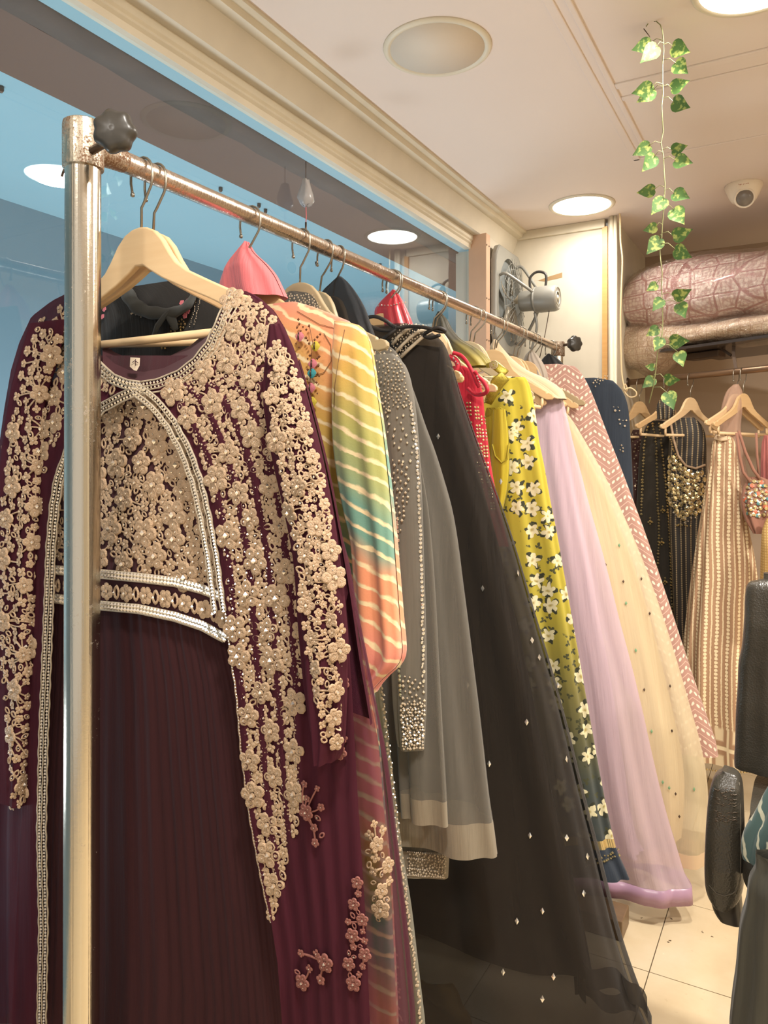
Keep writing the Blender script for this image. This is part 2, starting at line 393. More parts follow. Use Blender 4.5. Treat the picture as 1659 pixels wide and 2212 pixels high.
def chevron():
    g = G('dusty_pink_chevron'); u = g.uv(); X, Y, _ = g.xyz(u)
    per = .11; tx = g.math('PINGPONG', X, per/2); q = g.math('ADD', Y, g.math('MULTIPLY', tx, .75))
    rowh = .040; f = g.math('FRACT', g.math('DIVIDE', q, rowh)); ln = g.ramp(f, [(.0, (1,1,1,1)), (.05, (1,1,1,1)), (.09, (0,0,0,1)), (1, (0,0,0,1))])
    dx = g.math('SUBTRACT', g.math('FRACT', g.math('DIVIDE', X, .0165)), .5); dy = g.math('MULTIPLY', g.math('SUBTRACT', f, .55), rowh/.0165)
    dd = g.math('SQRT', g.math('ADD', g.math('MULTIPLY', dx, dx), g.math('MULTIPLY', dy, dy)))
    dd = g.math('ADD', dd, g.math('MULTIPLY', g.math('SUBTRACT', g.noise(120, u, 2), .5), .25))
    dot = g.ramp(dd, [(.30, (1,1,1,1)), (.37, (0,0,0,1))])
    base = g.mix(g.noise(8, g.map(u, (3,.4,1)), 3), lin((158,120,108)), lin((188,146,130)))
    c = g.mix(g.math('MULTIPLY', ln, .8), base, lin((226,190,172))); c = g.mix(dot, c, lin((236,214,192)))
    return g.fin(c, .8, 0, g.bump(g.math('ADD', dot, ln), .3, .001), sheen=.2)
chev = chevron()
def beadcols():
    g = G('nude_beaded_net'); u = g.uv(); X, Y, _ = g.xyz(u)
    Xn = g.math('ADD', X, g.math('MULTIPLY', g.noise(5, u, 1), .012))
    fx = g.math('SUBTRACT', g.math('FRACT', g.math('DIVIDE', Xn, .042)), .5); fy = g.math('SUBTRACT', g.math('FRACT', g.math('DIVIDE', Y, .015)), .5)
    dd = g.math('SQRT', g.math('ADD', g.math('MULTIPLY', g.math('MULTIPLY', fx, fx), 7.5), g.math('MULTIPLY', fy, fy)))
    dd = g.math('ADD', dd, g.math('MULTIPLY', g.math('SUBTRACT', g.noise(110, u, 2), .5), .4))
    dot = g.ramp(dd, [(.40, (1,1,1,1)), (.5, (0,0,0,1))])
    f2 = g.math('ABSOLUTE', g.math('SUBTRACT', g.math('FRACT', g.math('ADD', g.math('DIVIDE', Xn, .042), .5)), .5))
    ln = g.ramp(g.math('ADD', f2, g.math('MULTIPLY', g.math('SUBTRACT', g.noise(140, u, 2), .5), .12)), [(.05, (.8,.8,.8,1)), (.08, (0,0,0,1))])
    hem = g.ramp(Y, [(.0, (1,1,1,1)), (.36, (1,1,1,1)), (.37, (0,0,0,1))]) # lattice border low down
    v = g.n('TexVoronoi', {'Vector': g.map(u, (14, 9, 1)), 'Scale': 1.0, 'Randomness': .15}, voronoi_dimensions='2D', feature='DISTANCE_TO_EDGE')
    lat = g.ramp(v.outputs['Distance'], [(.05, (1,1,1,1)), (.09, (0,0,0,1)), (.22, (0,0,0,1)), (.30, (.8,.8,.8,1))])
    base = g.mix(g.noise(9, g.map(u, (4,.3,1)), 3), lin((150,112,82)), lin((188,152,118)))
    k = g.mix(hem, g.math('MAXIMUM', dot, ln), lat)
    return g.fin(g.mix(k, base, lin((238,218,178))), .7, 0, g.bump(k, .4, .002))
beadc = beadcols()
def strings(name, base, bead, per=.035, step=.009):
    g = G(name); u = g.uv(); X, Y, _ = g.xyz(u)
    Xn = g.math('ADD', X, g.math('MULTIPLY', g.noise(3, u, 1), .02))
    fx = g.math('SUBTRACT', g.math('FRACT', g.math('DIVIDE', Xn, per)), .5); fy = g.math('SUBTRACT', g.math('FRACT', g.math('DIVIDE', Y, step)), .5)
    dd = g.math('SQRT', g.math('ADD', g.math('MULTIPLY', g.math('MULTIPLY', fx, fx), (per/step)**2), g.math('MULTIPLY', fy, fy)))
    dot = g.ramp(dd, [(.36, (1,1,1,1)), (.44, (0,0,0,1))])
    return g.fin(g.mix(dot, lin(base), lin(bead)), .6, g.math('MULTIPLY', dot, .5), g.bump(dot, .4, .002))
blackbead = strings('black_bead_strings', (50,46,40), (214,196,152))
blackbead2 = strings('dense_black_bead_strings', (46,40,34), (170,150,116), .022, .008)
def packm(name, base, pat, s1=7, s2=60):
    g = G(name); o = g.obj()
    v = g.n('TexVoronoi', {'Vector': g.map(o, (1.4, 1, 2.2)), 'Scale': s1, 'Randomness': .35}, feature='DISTANCE_TO_EDGE')
    v2 = g.n('TexVoronoi', {'Vector': o, 'Scale': s2, 'Randomness': .6})
    k = g.ramp(v.outputs['Distance'], [(.03, (0,0,0,1)), (.06, (.9,.9,.9,1)), (.14, (.75,.75,.75,1)), (.17, (.25,.25,.25,1)), (.21, (.9,.9,.9,1)), (.4, (.8,.8,.8,1))])
    k = g.math('MULTIPLY', k, g.ramp(v2.outputs['Distance'], [(.40, (1,1,1,1)), (.66, (.35,.35,.35,1))]))
    return g.fin(g.mix(k, lin(base), lin(pat)), .45, .15, g.bump(g.math('ADD', k, g.math('MULTIPLY', g.noise(12, o, 3), 2.0)), .5, .004), coat=.35)
pack_pink = packm('pink_embroidered_cloth', (168,112,108), (226,210,198))
pack_cream = packm('cream_embroidered_cloth', (190,154,124), (228,208,180), 16, 90)
def filmm():
    g = G('clear_plastic_film'); o = g.obj()
    n = g.noise(16, g.map(o, (1,1,1.5)), 5, .65); nm = g.bump(n, 1.0, .03)
    gl = g.n('BsdfGlossy', {'Color': (1,.97,.92,1), 'Roughness': .13, 'Normal': nm}); tr = g.n('BsdfTransparent')
    fr = g.n('LayerWeight', {'Blend': .5, 'Normal': nm}); mx = g.n('MixShader'); g.set(mx.inputs[0], g.math('MULTIPLY_ADD', g.math('POWER', fr.outputs['Facing'], 2.5), .6, .16)); g.set(mx.inputs[1], tr.outputs[0]); g.set(mx.inputs[2], gl.outputs[0])
    g.nt.links.new(mx.outputs[0], g.out.inputs[0]); return g.m
film = filmm()
def glassm():
    g = G('partition_glass'); gl = g.n('BsdfGlossy', {'Color': (.95,.97,1,1), 'Roughness': .004}); tr = g.n('BsdfTransparent', {'Color': (.93,.97,1,1)})
    mx = g.n('MixShader'); fr = g.n('LayerWeight', {'Blend': .5}); g.set(mx.inputs[0], g.math('MULTIPLY_ADD', g.math('POWER', fr.outputs['Facing'], 3.0), .38, .04)); g.set(mx.inputs[1], tr.outputs[0]); g.set(mx.inputs[2], gl.outputs[0])
    g.nt.links.new(mx.outputs[0], g.out.inputs[0]); return g.m
glass_m = glassm()
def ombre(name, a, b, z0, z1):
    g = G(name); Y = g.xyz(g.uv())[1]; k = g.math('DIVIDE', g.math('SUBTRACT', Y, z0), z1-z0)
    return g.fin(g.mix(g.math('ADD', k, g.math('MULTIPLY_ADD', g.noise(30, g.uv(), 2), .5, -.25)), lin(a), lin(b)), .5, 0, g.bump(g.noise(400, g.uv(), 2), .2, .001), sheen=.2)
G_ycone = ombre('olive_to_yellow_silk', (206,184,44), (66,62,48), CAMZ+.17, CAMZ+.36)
def leather():
    g = G('black_leather'); o = g.obj(); v = g.n('TexVoronoi', {'Vector': o, 'Scale': 260.0}); n = g.noise(5, o, 3)
    return g.fin(g.mix(n, lin((52,49,42)), lin((74,69,60))), g.math('MULTIPLY_ADD', n, .2, .22), 0, g.bump(g.math('ADD', g.math('MULTIPLY', v.outputs['Distance'], .15), g.noise(7, g.map(o, (1,1,2)), 3)), .35, .012))
leath = leather()
lit_m = G('lit_diffuser').fin((1,.95,.85,1), .5, emit=((1,.93,.80,1), 9))
# ---------------------------------------------------------------- the room
def gfloor():
    g = G('marble_tile'); p = g.n('NewGeometry').outputs['Position']
    n = g.noise(2.2, p, 6, .6); v = g.noise(60, p, 2)
    c = g.ramp(n, [(.3, lin((206,184,146))), (.5, lin((222,202,166))), (.7, lin((232,216,186)))])
    c = g.mix(g.math('MULTIPLY', g.ramp(v, [(.26, (1,1,1,1)), (.32, (0,0,0,1))]), .12), c, lin((150,120,86)))
    return g.fin(c, g.math('MULTIPLY_ADD', n, .25, .12), 0)
tile_m = gfloor(); grout = plain('dark_grout', (90,74,54), .9)
fl = struct(MB().box((-1.4,-1.7,-.04), (2.5,4.3,-.004)).build('floor', grout, smooth=False))
g1 = atZ(1402.7, 2099.5, 0); TS = .40
tm = None
for i in range(-3, 8):
    for j in range(-10, 6):
        x, y = g1.x+i*TS, g1.y+j*TS
        if x < -1.5 or x > 2.2 or y > 4.2 or y < -1.6: continue
        if tm is None:
            mb = MB(); a = .0014; mb.box((a,a,-.008), (TS-a,TS-a,0)); t = mb.build('floor_tile', tile_m, fl, False, bevel=.0008); tm = t.data
        else:
            t = bpy.data.objects.new('floor_tile', tm); coll.objects.link(t); t.parent = fl
        t.location = (x, y, 0)
debris = MB()
for px, py in ((1452,1985),(1389,1984),(1516,2013),(1540,2024),(1449,2032),(1444,2036)):
    p = atZ(px, py, 0); debris.tube([p+Vector((R_.uniform(-.006,.006), R_.uniform(-.004,.004), .001)) for _ in range(4)], .0009, 5)
o = debris.build('lint_specks', plain('lint', (110,86,60))); o['kind'] = 'stuff'; tag(o, 'tiny brown specks of lint lying on the beige floor tiles', 'lint')

ceil = struct(MB().box((-1.35,-1.7,CEIL), (2.5,4.3,CEIL+.05)).build('ceiling', ceiling_m, smooth=False))
# shallow cover battens of the false ceiling
cb = MB(); q1 = atZ(1375, 345, CEIL); xb = -.531
cb.box((xb-.012,-1.6,CEIL-.004), (xb+.012,q1.y,CEIL+.001)); cb.box((xb+.035,-1.6,CEIL-.006), (xb+.05,q1.y,CEIL+.001))
cb.box((xb-.012,q1.y-.012,CEIL-.004), (2.4,q1.y,CEIL+.001))
yb = atZ(1540, 141, CEIL).y; cb.box((xb+.05,yb-.03,CEIL-.006), (2.4,yb,CEIL+.001)); cb.box((xb+.05,yb+.06,CEIL-.005), (2.4,yb+.085,CEIL+.001))
cb.build('batten', ceiling_m, ceil, False, bevel=.003)
ZU = CAMZ+.979
# bulkhead above the glass: crown, slanted face, shaded underside, ridged head trim
crown = MB(); prof = [(-1.150,CEIL),(-1.150,CEIL-.010),(-1.166,CEIL-.016),(-1.172,CEIL-.030),(-1.20,CEIL-.036),(-1.30,CEIL-.036),(-1.30,CEIL)]
def extr(mb, prof, y0, y1):
    n = len(prof); vs = [(x, y0, z) for x, z in prof]+[(x, y1, z) for x, z in prof]
    mb.add(vs, [tuple(range(n)), tuple(range(2*n-1, n-1, -1))]+[(k, n+k, n+(k+1)%n, (k+1)%n) for k in range(n)]); return mb
YW = 3.45
struct(extr(crown, prof, -1.6, YW).build('trim_1', trim_paint, smooth=False))
struct(extr(MB(), [(-1.196,CEIL-.034),(-1.226,ZU),(-1.34,ZU),(-1.34,CEIL-.034)], -1.6, YW).build('trim_2', cream_paint, smooth=False))
struct(extr(MB(), [(-1.262,ZU+.001),(-1.262,ZU-.020),(-1.268,ZU-.026),(-1.265,ZU-.034),(-1.272,ZU-.040),(-1.272,ZU-.058),(-1.30,ZU-.058),(-1.30,ZU+.001)], -1.6, 3.05).build('trim_3', trim_paint, smooth=False))
wl = MB(); wl.box((-1.36,-1.6,0), (-1.29,YW,.35)); wl.box((-1.36,3.09,.35), (-1.222,YW+.05,ZU+.01)); struct(wl.build('wall_left', cream_paint, smooth=False))
gp = MB().box((-1.290,-1.6,.352), (-1.2885,3.052,ZU-.056)); struct(gp.build('window_1', glass_m, smooth=False))
# the wood post that ends the glass
pb = MB(); pA = 3.05; pB = 3.095
pb.box((-1.283,pA,0), (-1.20,pB,ZU+.002)); post_w = plain('pinkish_plywood', (196,160,132), .6, bump=.1)
wp = tag(pb.build('wooden_post', post_w, smooth=False, bevel=.002), 'pinkish plywood post between the blue glass and the wall fan', 'post')
sc = MB()
for z in (CAMZ+.93, CAMZ+.7, CAMZ+.52, CAMZ+.35):
    for yy in (pA+.03, pB-.04): sc.lathe([(.004,0),(.003,.002),(0,.002)], Matrix.Translation((-1.20,yy,z))@Matrix.Rotation(D2(90),4,'Y'), 8)
sc.build('screws', dark_steel, wp, kind='stuff')
# blue room behind the glass
blue_c = plain('blue_ceiling_paint', (146,186,196), .7, var=.05, ns=1.2); blue_w = plain('blue_grey_wall_paint', (134,160,172), .7, var=.05, ns=1.5)
brown = plain('dark_brown_board', (98,66,44), .6, var=.15, ns=3); dusty = plain('dusty_dark_ledge', (84,70,60), .9, var=.4, ns=9, bump=.3)
bc = struct(MB().box((-3.2,-2,CAMZ+1.10), (-1.36,6.4,CAMZ+1.14)).build('ceiling_1', blue_c, smooth=False))
struct(MB().box((-3.0,-2,0), (-2.95,6.4,CAMZ+1.10)).build('wall_far_left', blue_w, smooth=False))
struct(MB().box((-3.0,6.35,0), (-1.36,6.4,CAMZ+1.10)).build('wall_far_back', blue_w, smooth=False))
struct(MB().box((-3.0,-2,0), (-1.36,-1.95,CAMZ+1.10)).build('wall_far_front', blue_w, smooth=False))
struct(MB().box((-3.0,-2,-.02), (-1.36,6.4,0)).build('floor_1', blue_w, smooth=False))
struct(MB().box((-1.346,-1.9,CAMZ+.925), (-1.292,5.5,CAMZ+1.0)).build('trim_4', blue_c, smooth=False))
led = MB(); P0, P1 = Vector((-1.30,0,CAMZ+.898)), Vector((-1.395,0,CAMZ+.898))
n = 90
vs = []; fs = []
for i in range(n+1):
    y = lerp(-1.9, 5.5, i/n); r = random.Random(i); 
    for x, z in ((-1.346,CAMZ+.926),(-1.350,CAMZ+.921+r.uniform(-.003,.003)),(-1.39,CAMZ+.922+r.uniform(-.003,.003)),(-1.44+r.uniform(-.006,.006),CAMZ+.925),(-1.44,CAMZ+.95),(-1.346,CAMZ+.95)): vs.append((x, y, z))
fs = [(i*6+k, i*6+(k+1)%6, (i+1)*6+(k+1)%6, (i+1)*6+k) for i in range(n) for k in range(6)]
struct(led.add(vs, fs).build('trim_5', dusty))
struct(MB().box((-1.672,-1.9,CAMZ+.926), (-1.438,5.5,CAMZ+1.10)).build('trim_6', brown, smooth=False))
sp = MB()
for px, py in ((3,187),(477,405),(574,452),(731,553),(684,566),(560,440),(866,405),(822,570)):
    p = atZ(px, py, CAMZ+1.099); sp.lathe([(.008,0),(.008,-.012),(.004,-.018),(0,-.018)], Matrix.Translation(p), 8)
sp.build('screws', dark_steel, bc, kind='stuff')
def downlight(name, x, y, z, r, mat, label, group=None):
    t = thing(name, label, 'ceiling light', (x, y, z), group)
    mb = MB().lathe([(r*.9,-.001),(r*.93,-.006),(r,-.008),(r*1.05,-.004),(r*1.06,0),(r*.9,0)], Matrix.Translation((x,y,z)), 48); mb.build('rim', trim_paint, t)
    MB().lathe([(r*.92,-.002),(r*.92,-.0045),(0,-.0045)], Matrix.Translation((x,y,z)), 48).build('diffuser', mat, t); return t
grey_diff = plain('unlit_diffuser', (214,200,182), .6, var=.02)
p = atZ(945, 104, CEIL); downlight('ceiling_light', p.x, p.y, CEIL, .135, grey_diff, 'large unlit round ceiling light with beige disc, nearest the camera')
p = atZ(1257, 443, CEIL); downlight('ceiling_light', p.x, p.y, CEIL, .130, lit_m, 'glowing round ceiling light near the corner above the wall fan')
# (lamps outside the frame have their fittings too)
for (x, y, _), lb in zip(LIT[1:], ('glowing round ceiling light at the top edge, above the ivy garland', 'glowing round ceiling light over the camera position', 'glowing round ceiling light over the aisle to the right of the camera', 'glowing round ceiling light over the aisle behind the security camera side', 'glowing round ceiling light behind the camera near the glass')): downlight('ceiling_light', x, y, CEIL, .130, lit_m, lb)
# back wall, jamb and the recess with the far rail
wb = MB(); XR = atY(1303, 600, YW).x
wb.box((-1.36,YW,0), (XR,YW+.06,CEIL)); wbk = struct(wb.build('wall_back', cream_paint, smooth=False))
struct(MB().box((-1.25,YW-.014,CEIL-.04), (XR+.01,YW+.002,CEIL)).build('trim_7', trim_paint, smooth=False, bevel=.003))
wood_o = wood_m('orange_pine', (206,150,84), (222,174,110))
X2 = atY(1312.5, 600, YW-.01).x; struct(MB().box((XR-.001,YW-.012,0), (X2,YW+.05,CEIL-.035)).build('trim_8', wood_o, smooth=False))
struct(MB().box((X2,YW,0), (atY(1327,600,YW).x,YW+.75,CEIL)).build('wall_side', trim_paint, smooth=False))
taupe = plain('taupe_wall', (176,154,132), .7, var=.05, ns=2)
struct(MB().box((-.90,4.2,0), (2.5,4.26,CEIL)).build('wall_recess', taupe, smooth=False))
struct(MB().box((2.44,-1.7,0), (2.5,4.3,CEIL)).build('wall_right', cream_paint, smooth=False))
cr = MB()
# scar: chipped plaster streak on the back wall
a, b = atY(1163, 606, YW-.001), atY(1215, 594, YW-.001); cr.add([a+Vector((0,0,.0)), a+Vector((.03,0,-.008)), b+Vector((0,0,-.012)), b+Vector((0,0,.012)), a+Vector((.05,0,.012))], [(0,1,2,3,4)])
cr.build('plaster_chip', plain('bare_plaster', (160,130,92), .9), wbk, False)
# white conduits and the cream cord
for k, (px, r) in enumerate(((1322,.010),(1330,.008))):
    p = atY(px, 600, YW-.03); t = MB().tube([(p.x,p.y,.0),(p.x,p.y,CEIL)], r, 12).build('wall_conduit', trim_paint); tag(t, ['thick','thinner'][k]+' white conduit running up the jamb, '+['next to the pine strip','behind the cream cord'][k], 'pipe')
    t.location.x += 0
cord_m = plain('cream_cord', (226,200,156), .6)
cp = [(1338,458),(1340,470),(1341,520),(1345,560),(1343,620),(1341,690),(1342,760),(1344,810),(1350,842)]
P = [atY(a, b, YW-.05) for a, b in cp]; P[0].z = CEIL
cd = MB().tube(curve3([P[0]]+P[1:]), .0038, 7)
lp = [(1350,842),(1362,838),(1374,846),(1374,855),(1362,858),(1352,850),(1347,838),(1351,830),(1355,840),(1352,848)]
cd.tube(curve3([atY(a, b, YW-.05+.003*k) for k, (a, b) in enumerate(lp)]), .0034, 7)
tag(cd.build('knotted_rope', cord_m), 'cream cord hanging from the ceiling with a looped knot', 'rope')
# ---- exhaust fan on the short wall right of the post
fz = atX(1098, 668, -1.24); FY, FZ = 3.275, fz.z-.005; fx = -1.198
fan = thing('wall_fan', 'grey metal exhaust fan with round motor mounted beside the wooden post', 'fan', (fx, FY, FZ))
fg = plain('grey_fan_metal', (146,144,136), .4, .3, bump=.05); fgd = plain('fan_blade_metal', (150,140,122), .45, .3)
pl = MB(); RO, RI = .205, .172; n = 64; vs = []
for k in range(n):
    a = 2*math.pi*k/n; c, s = math.cos(a), math.sin(a); q = .212/max(abs(c), abs(s)); q = min(q, .262)
    for rr_, xx in ((RI, fx+.002), (RI+.004, fx+.024), (q-.006, fx+.024), (q, fx+.018), (q, fx)): vs.append((xx, FY+rr_*c*.82, FZ+rr_*s*1.12))
pl.add(vs, [(k*5+j, k*5+j+1, ((k+1)%n)*5+j+1, ((k+1)%n)*5+j) for k in range(n) for j in range(4)]); pl.build('ring_plate', fg, fan, auto=40)
MB().add([(fx+.004, FY+.175*math.cos(2*math.pi*k/32)*.82, FZ+.175*math.sin(2*math.pi*k/32)*1.12) for k in range(32)], [tuple(range(32))]).build('opening_backing', plain('dim_backing_grey', (120,124,122), .8), fan)  # solid disc, coloured to stand in for the dimness behind the blades
for k in range(5):
    a = 2*math.pi*k/5+.3; mb = MB(); vs = []
    for j in range(7):
        t = j/6; rr_ = lerp(.03, .15, t); wd = lerp(.02, .055, t)
        for sgn in (-1, 1):
            aa = a+sgn*wd/rr_*.5; vs.append((fx+.028+sgn*.012*(1-.3*t), FY+rr_*.82*math.cos(aa), FZ+rr_*math.sin(aa)*1.05))
    mb.add(vs, [(2*j, 2*j+1, 2*j+3, 2*j+2) for j in range(6)]); b = mb.build('blade', fgd, fan); m_ = b.modifiers.new('s', 'SOLIDIFY'); m_.thickness = .002
gr = MB()
for r_ in (.06, .085, .11, .135, .16): gr.tube([(fx+.045+.02*(1-r_/.16), FY+r_*math.cos(a*.262)*.82, FZ+r_*math.sin(a*.262)*1.1) for a in range(25)], .0012, 5)
for k in range(28):
    a = 2*math.pi*k/28; gr.tube([(fx+.062, FY+.042*math.cos(a), FZ+.05*math.sin(a)*1.1), (fx+.045, FY+.178*math.cos(a)*.82, FZ+.178*math.sin(a)*1.1)], .0011, 5)
gr.build('guard', fg, fan)
mo = MB(); Mx = Matrix.Translation((fx+.075, FY, FZ+.0))@Matrix.Rotation(D2(90), 4, 'Y')
mo.lathe([(.0,0),(.042,0),(.046,.01),(.046,.06),(.056,.066),(.058,.07),(.056,.076)], Mx, 32); mo.lathe([(.056,.076),(.058,.09),(.058,.155),(.054,.168),(.047,.172),(.044,.169),(.0,.169)], Mx, 32); mt = mo.build('motor', fg, fan, auto=40)
rg = MB().lathe([(.030,.169),(.030,.1715),(.027,.1715),(.027,.169)], Mx, 24); rg.lathe([(.012,.169),(.012,.172),(0,.172)], Mx, 16); rg.build('end_badge', trim_paint, mt)
for k, a in enumerate((D2(60), D2(-60), D2(150))):
    e = Vector((fx+.026, FY+.152*math.cos(a), FZ+.20*math.sin(a)))
    MB().tube(curve3([e, e+Vector((.03,0,0)), Vector((fx+.12, FY+.09*math.cos(a), FZ+.10*math.sin(a))), Vector((fx+.145, FY+.052*math.cos(a), FZ+.055*math.sin(a)))]), .007, 8).build('bracket_arm', fg, fan)
hd = MB().tube(curve3([Vector((fx+.12, FY, FZ+.05)), Vector((fx+.12, FY-.004, FZ+.10)), Vector((fx+.15, FY, FZ+.125)), Vector((fx+.19, FY, FZ+.11)), Vector((fx+.19, FY, FZ+.055))]), .006, 8); hd.build('handle', black_plastic, fan)
MB().tube(curve3([(fx+.14,FY,FZ-.055),(fx+.15,FY,FZ-.12),(fx+.13,FY+.01,FZ-.19),(fx+.10,FY+.02,FZ-.30)]), .006, 8).build('power_cable', fg, fan)
MB().tube([(fx+.21,FY-.01,FZ-.05),(fx+.19,FY-.01,FZ-.16),(fx+.16,FY,FZ-.27)], .002, 6).build('pull_cord', dark_steel, fan)
# plastic-wrapped charm hung from the ledge
ch = thing('hanging_charm', 'small translucent plastic bag charm hung on pink thread under the bulkhead', 'charm', (-1.24,2.2,ZU))
A = atX(655, 395, -1.262); yy = A.y; mb = MB()
pr = [(0,0),(.010,-.004),(.014,-.02),(.022,-.045),(.024,-.06),(.016,-.074),(.007,-.078),(0,-.079)]
mb.lathe([(r, z) for r, z in pr], Matrix.Translation((-1.252,yy,A.z+.01)), 14)
for i, v in enumerate(mb.v): mb.v[i] = (v[0], v[1]+.004*math.sin(i*2.3), v[2]+.003*math.sin(i*1.3))
mb.build('plastic_pouch', plain('cloudy_plastic', (176,172,170), .25, alpha=.8), ch)
MB().tube([(-1.252,yy,A.z+.06),(-1.252,yy,A.z+.008)], .0012, 5).build('string', dark_steel, ch)
MB().tube([(-1.252,yy,A.z-.068),(-1.251,yy+.001,A.z-.10),(-1.252,yy,A.z-.115)], .0014, 5).build('pink_thread', pinkc, ch)
MB().tube([(-1.252,yy,A.z-.115),(-1.252,yy,A.z-.15)], .0028, 6).build('needle_bundle', dark_steel, ch)
# ---- ceiling camera dome
p = atZ(1607, 400, CEIL); dc = thing('security_camera', 'white dome security camera with dark lens on the ceiling at right', 'camera', (p.x, p.y, CEIL))
MB().lathe([(.068,0),(.070,-.004),(.066,-.018),(.054,-.045),(.044,-.062),(.03,-.07),(0,-.072)], Matrix.Translation((p.x,p.y,CEIL)), 40).build('housing', plain('white_plastic', (236,222,202), .35, var=.02), dc, auto=50)
dv = (CAMP-Vector((p.x,p.y,CEIL-.06))); dv.z -= .1; dv += Vector((.25,0,0)); Mq = Matrix.Translation(Vector((p.x,p.y,CEIL-.05))+dv.normalized()*.012)@dv.to_track_quat('Z','Y').to_matrix().to_4x4()
MB().lathe([(.036,-.02),(.038,.025),(.0375,.037),(.034,.04),(.031,.036)], Mq, 32).build('eyeball', bpy.data.materials['white_plastic'], dc)
ln = MB().lathe([(.032,.034),(.028,.041),(.014,.045),(0,.046)], Mq, 32).build('lens', plain('grey_lens', (120,112,104), .25), dc)
f = bpy.data.curves.new('badge', 'FONT'); f.body = 'cp plus'; f.size = .013; f.extrude = .0003; f.materials.append(plain('faded_red_print', (180,110,80)))
# flat print on the housing, turned to the room
hv = (CAMP-Vector((p.x,p.y,CEIL))); ang = math.atan2(hv.y, hv.x)
f.align_x = 'CENTER'; fo = bpy.data.objects.new('t', f); coll.objects.link(fo)
bpy.context.view_layer.update()
me = bpy.data.meshes.new_from_object(fo.evaluated_get(bpy.context.evaluated_depsgraph_get())); bpy.data.objects.remove(fo)
fo = bpy.data.objects.new('printed_badge', me); coll.objects.link(fo); fo.parent = dc
fo.location = (.0665*math.cos(ang), .0665*math.sin(ang), -.018); fo.rotation_euler = (D2(70), 0, ang+D2(90))
# ---------------------------------------------------------------- the garment rack
PX, PY = RX, .746
rack = thing('garment_rack', 'rusty chrome garment rack carrying the long row of dresses', 'clothes rack', (PX, PY, 0))
def RZ(y): return CAMZ+lerp(.462, .478, (y-.85)/(3.1-.85))
top = CAMZ+.497; lean = .010
def pz(z): return PX-lean*(top-z)/top*.6
MB().tube([(pz(z), PY, z) for z in [0,.5,1.0,1.5,top-.012]], .0250, 40).build('post', post_m, rack, auto=60)
MB().lathe([(.0245,0),(.0285,.0),(.0288,.003),(.0288,.060),(.0278,.0655),(.024,.068),(.0235,.064),(0,.064)], Matrix.Translation((PX,PY,top-.072)), 40).build('collar', collar_m, rack, auto=40)
rail = MB().tube([(PX, PY+.035, RZ(PY)), (PX, 3.14, RZ(3.14))], .0160, 32).build('rail', rail_m, rack, auto=60)
sk = MB().lathe([(.021,0),(.0215,.012),(.0175,.05),(.0168,.062)], Matrix.Translation((PX,PY+.012,RZ(PY)))@Matrix.Rotation(D2(-90),4,'X'), 28); sk.build('socket', collar_m, rack, auto=40)
def knob(at, axis, scale=1.0):
    Mq = Matrix.Translation(at)@Vector(axis).to_track_quat('Z','Y').to_matrix().to_4x4(); mb = MB(); n = 56; vs = []
    pr = [(.3,-.010),(.45,-.008),(.86,-.006),(.98,.002),(1.0,.008),(.93,.015),(.70,.019),(.35,.0185),(.18,.0205),(.08,.020)]
    for r, z in pr:
        for k in range(n):
            a = 2*math.pi*k/n; l = 1-.13*(.5-.5*math.cos(7*a))*min(1, r*1.1); vs.append(Mq@Vector((.0305*scale*r*l*math.cos(a), .0305*scale*r*l*math.sin(a), z*scale)))
    mb.add(vs, [(i*n+k, i*n+(k+1)%n, (i+1)*n+(k+1)%n, (i+1)*n+k) for i in range(len(pr)-1) for k in range(n)]+[tuple(range(n-1,-1,-1)), tuple((len(pr)-1)*n+k for k in range(n))])
    return mb.build('knob', rubber, rack, label='black rubber star knob')
k1 = atY(252, 289, PY-.02); MB().tube([(PX+.018,PY-.005,k1.z-.006),(k1.x,k1.y+.004,k1.z)], .006, 10).build('bolt', dark_steel, rack)
knob(k1, (.50,-.86,.02))
MB().tube([(PX-.028,PY,CAMZ+.43),(PX-.034,PY-.006,CAMZ+.428),(PX-.037,PY-.008,CAMZ+.418)], .002, 6).build('bent_pin', dark_steel, rack)
# far post
fy = 3.14; MB().tube([(PX,fy+.02,0),(PX,fy+.02,RZ(3.1)+.01)], .022, 24).build('post', post_m, rack, auto=60)
MB().lathe([(.028,0),(.0285,.003),(.0285,.055),(.026,.06),(0,.06)], Matrix.Translation((PX,fy+.02,RZ(3.1)-.034)), 24).build('collar', collar_m, rack, auto=40)
k2 = Vector((PX+.072,fy,RZ(3.1)+.01)); MB().tube([(PX+.02,fy+.015,k2.z),(k2.x,k2.y,k2.z)], .006, 10).build('bolt', dark_steel, rack); knob(k2, (.8,-.6,0), 1.15)
# feet and planks that the rack stands on
for y in (PY, fy+.02): MB().box((PX-.3,y-.02,.0), (PX+.3,y+.02,.035)).build('foot', dark_steel, rack, False, bevel=.004)
plk = wood_m('dark_plank_wood', (104,82,60), (134,108,78))
for k, (a, b, yy, lb) in enumerate((((1300,1945),(1362,1990),2.30,'brown wooden plank end showing under the lavender hem'), ((1400,1838),(1513,1872),2.9,'worn wooden plank on the floor under the cream dress'))):
    A, B = atY(*a, yy), atY(*b, yy); z0 = max(.0, 0); h = .06
    tag(MB().box((-1.2, yy, .001), (atZ(b[0], b[1], 0).x, yy+.10, h)).build('wooden_plank', plk, smooth=False, bevel=.003), lb, 'plank')
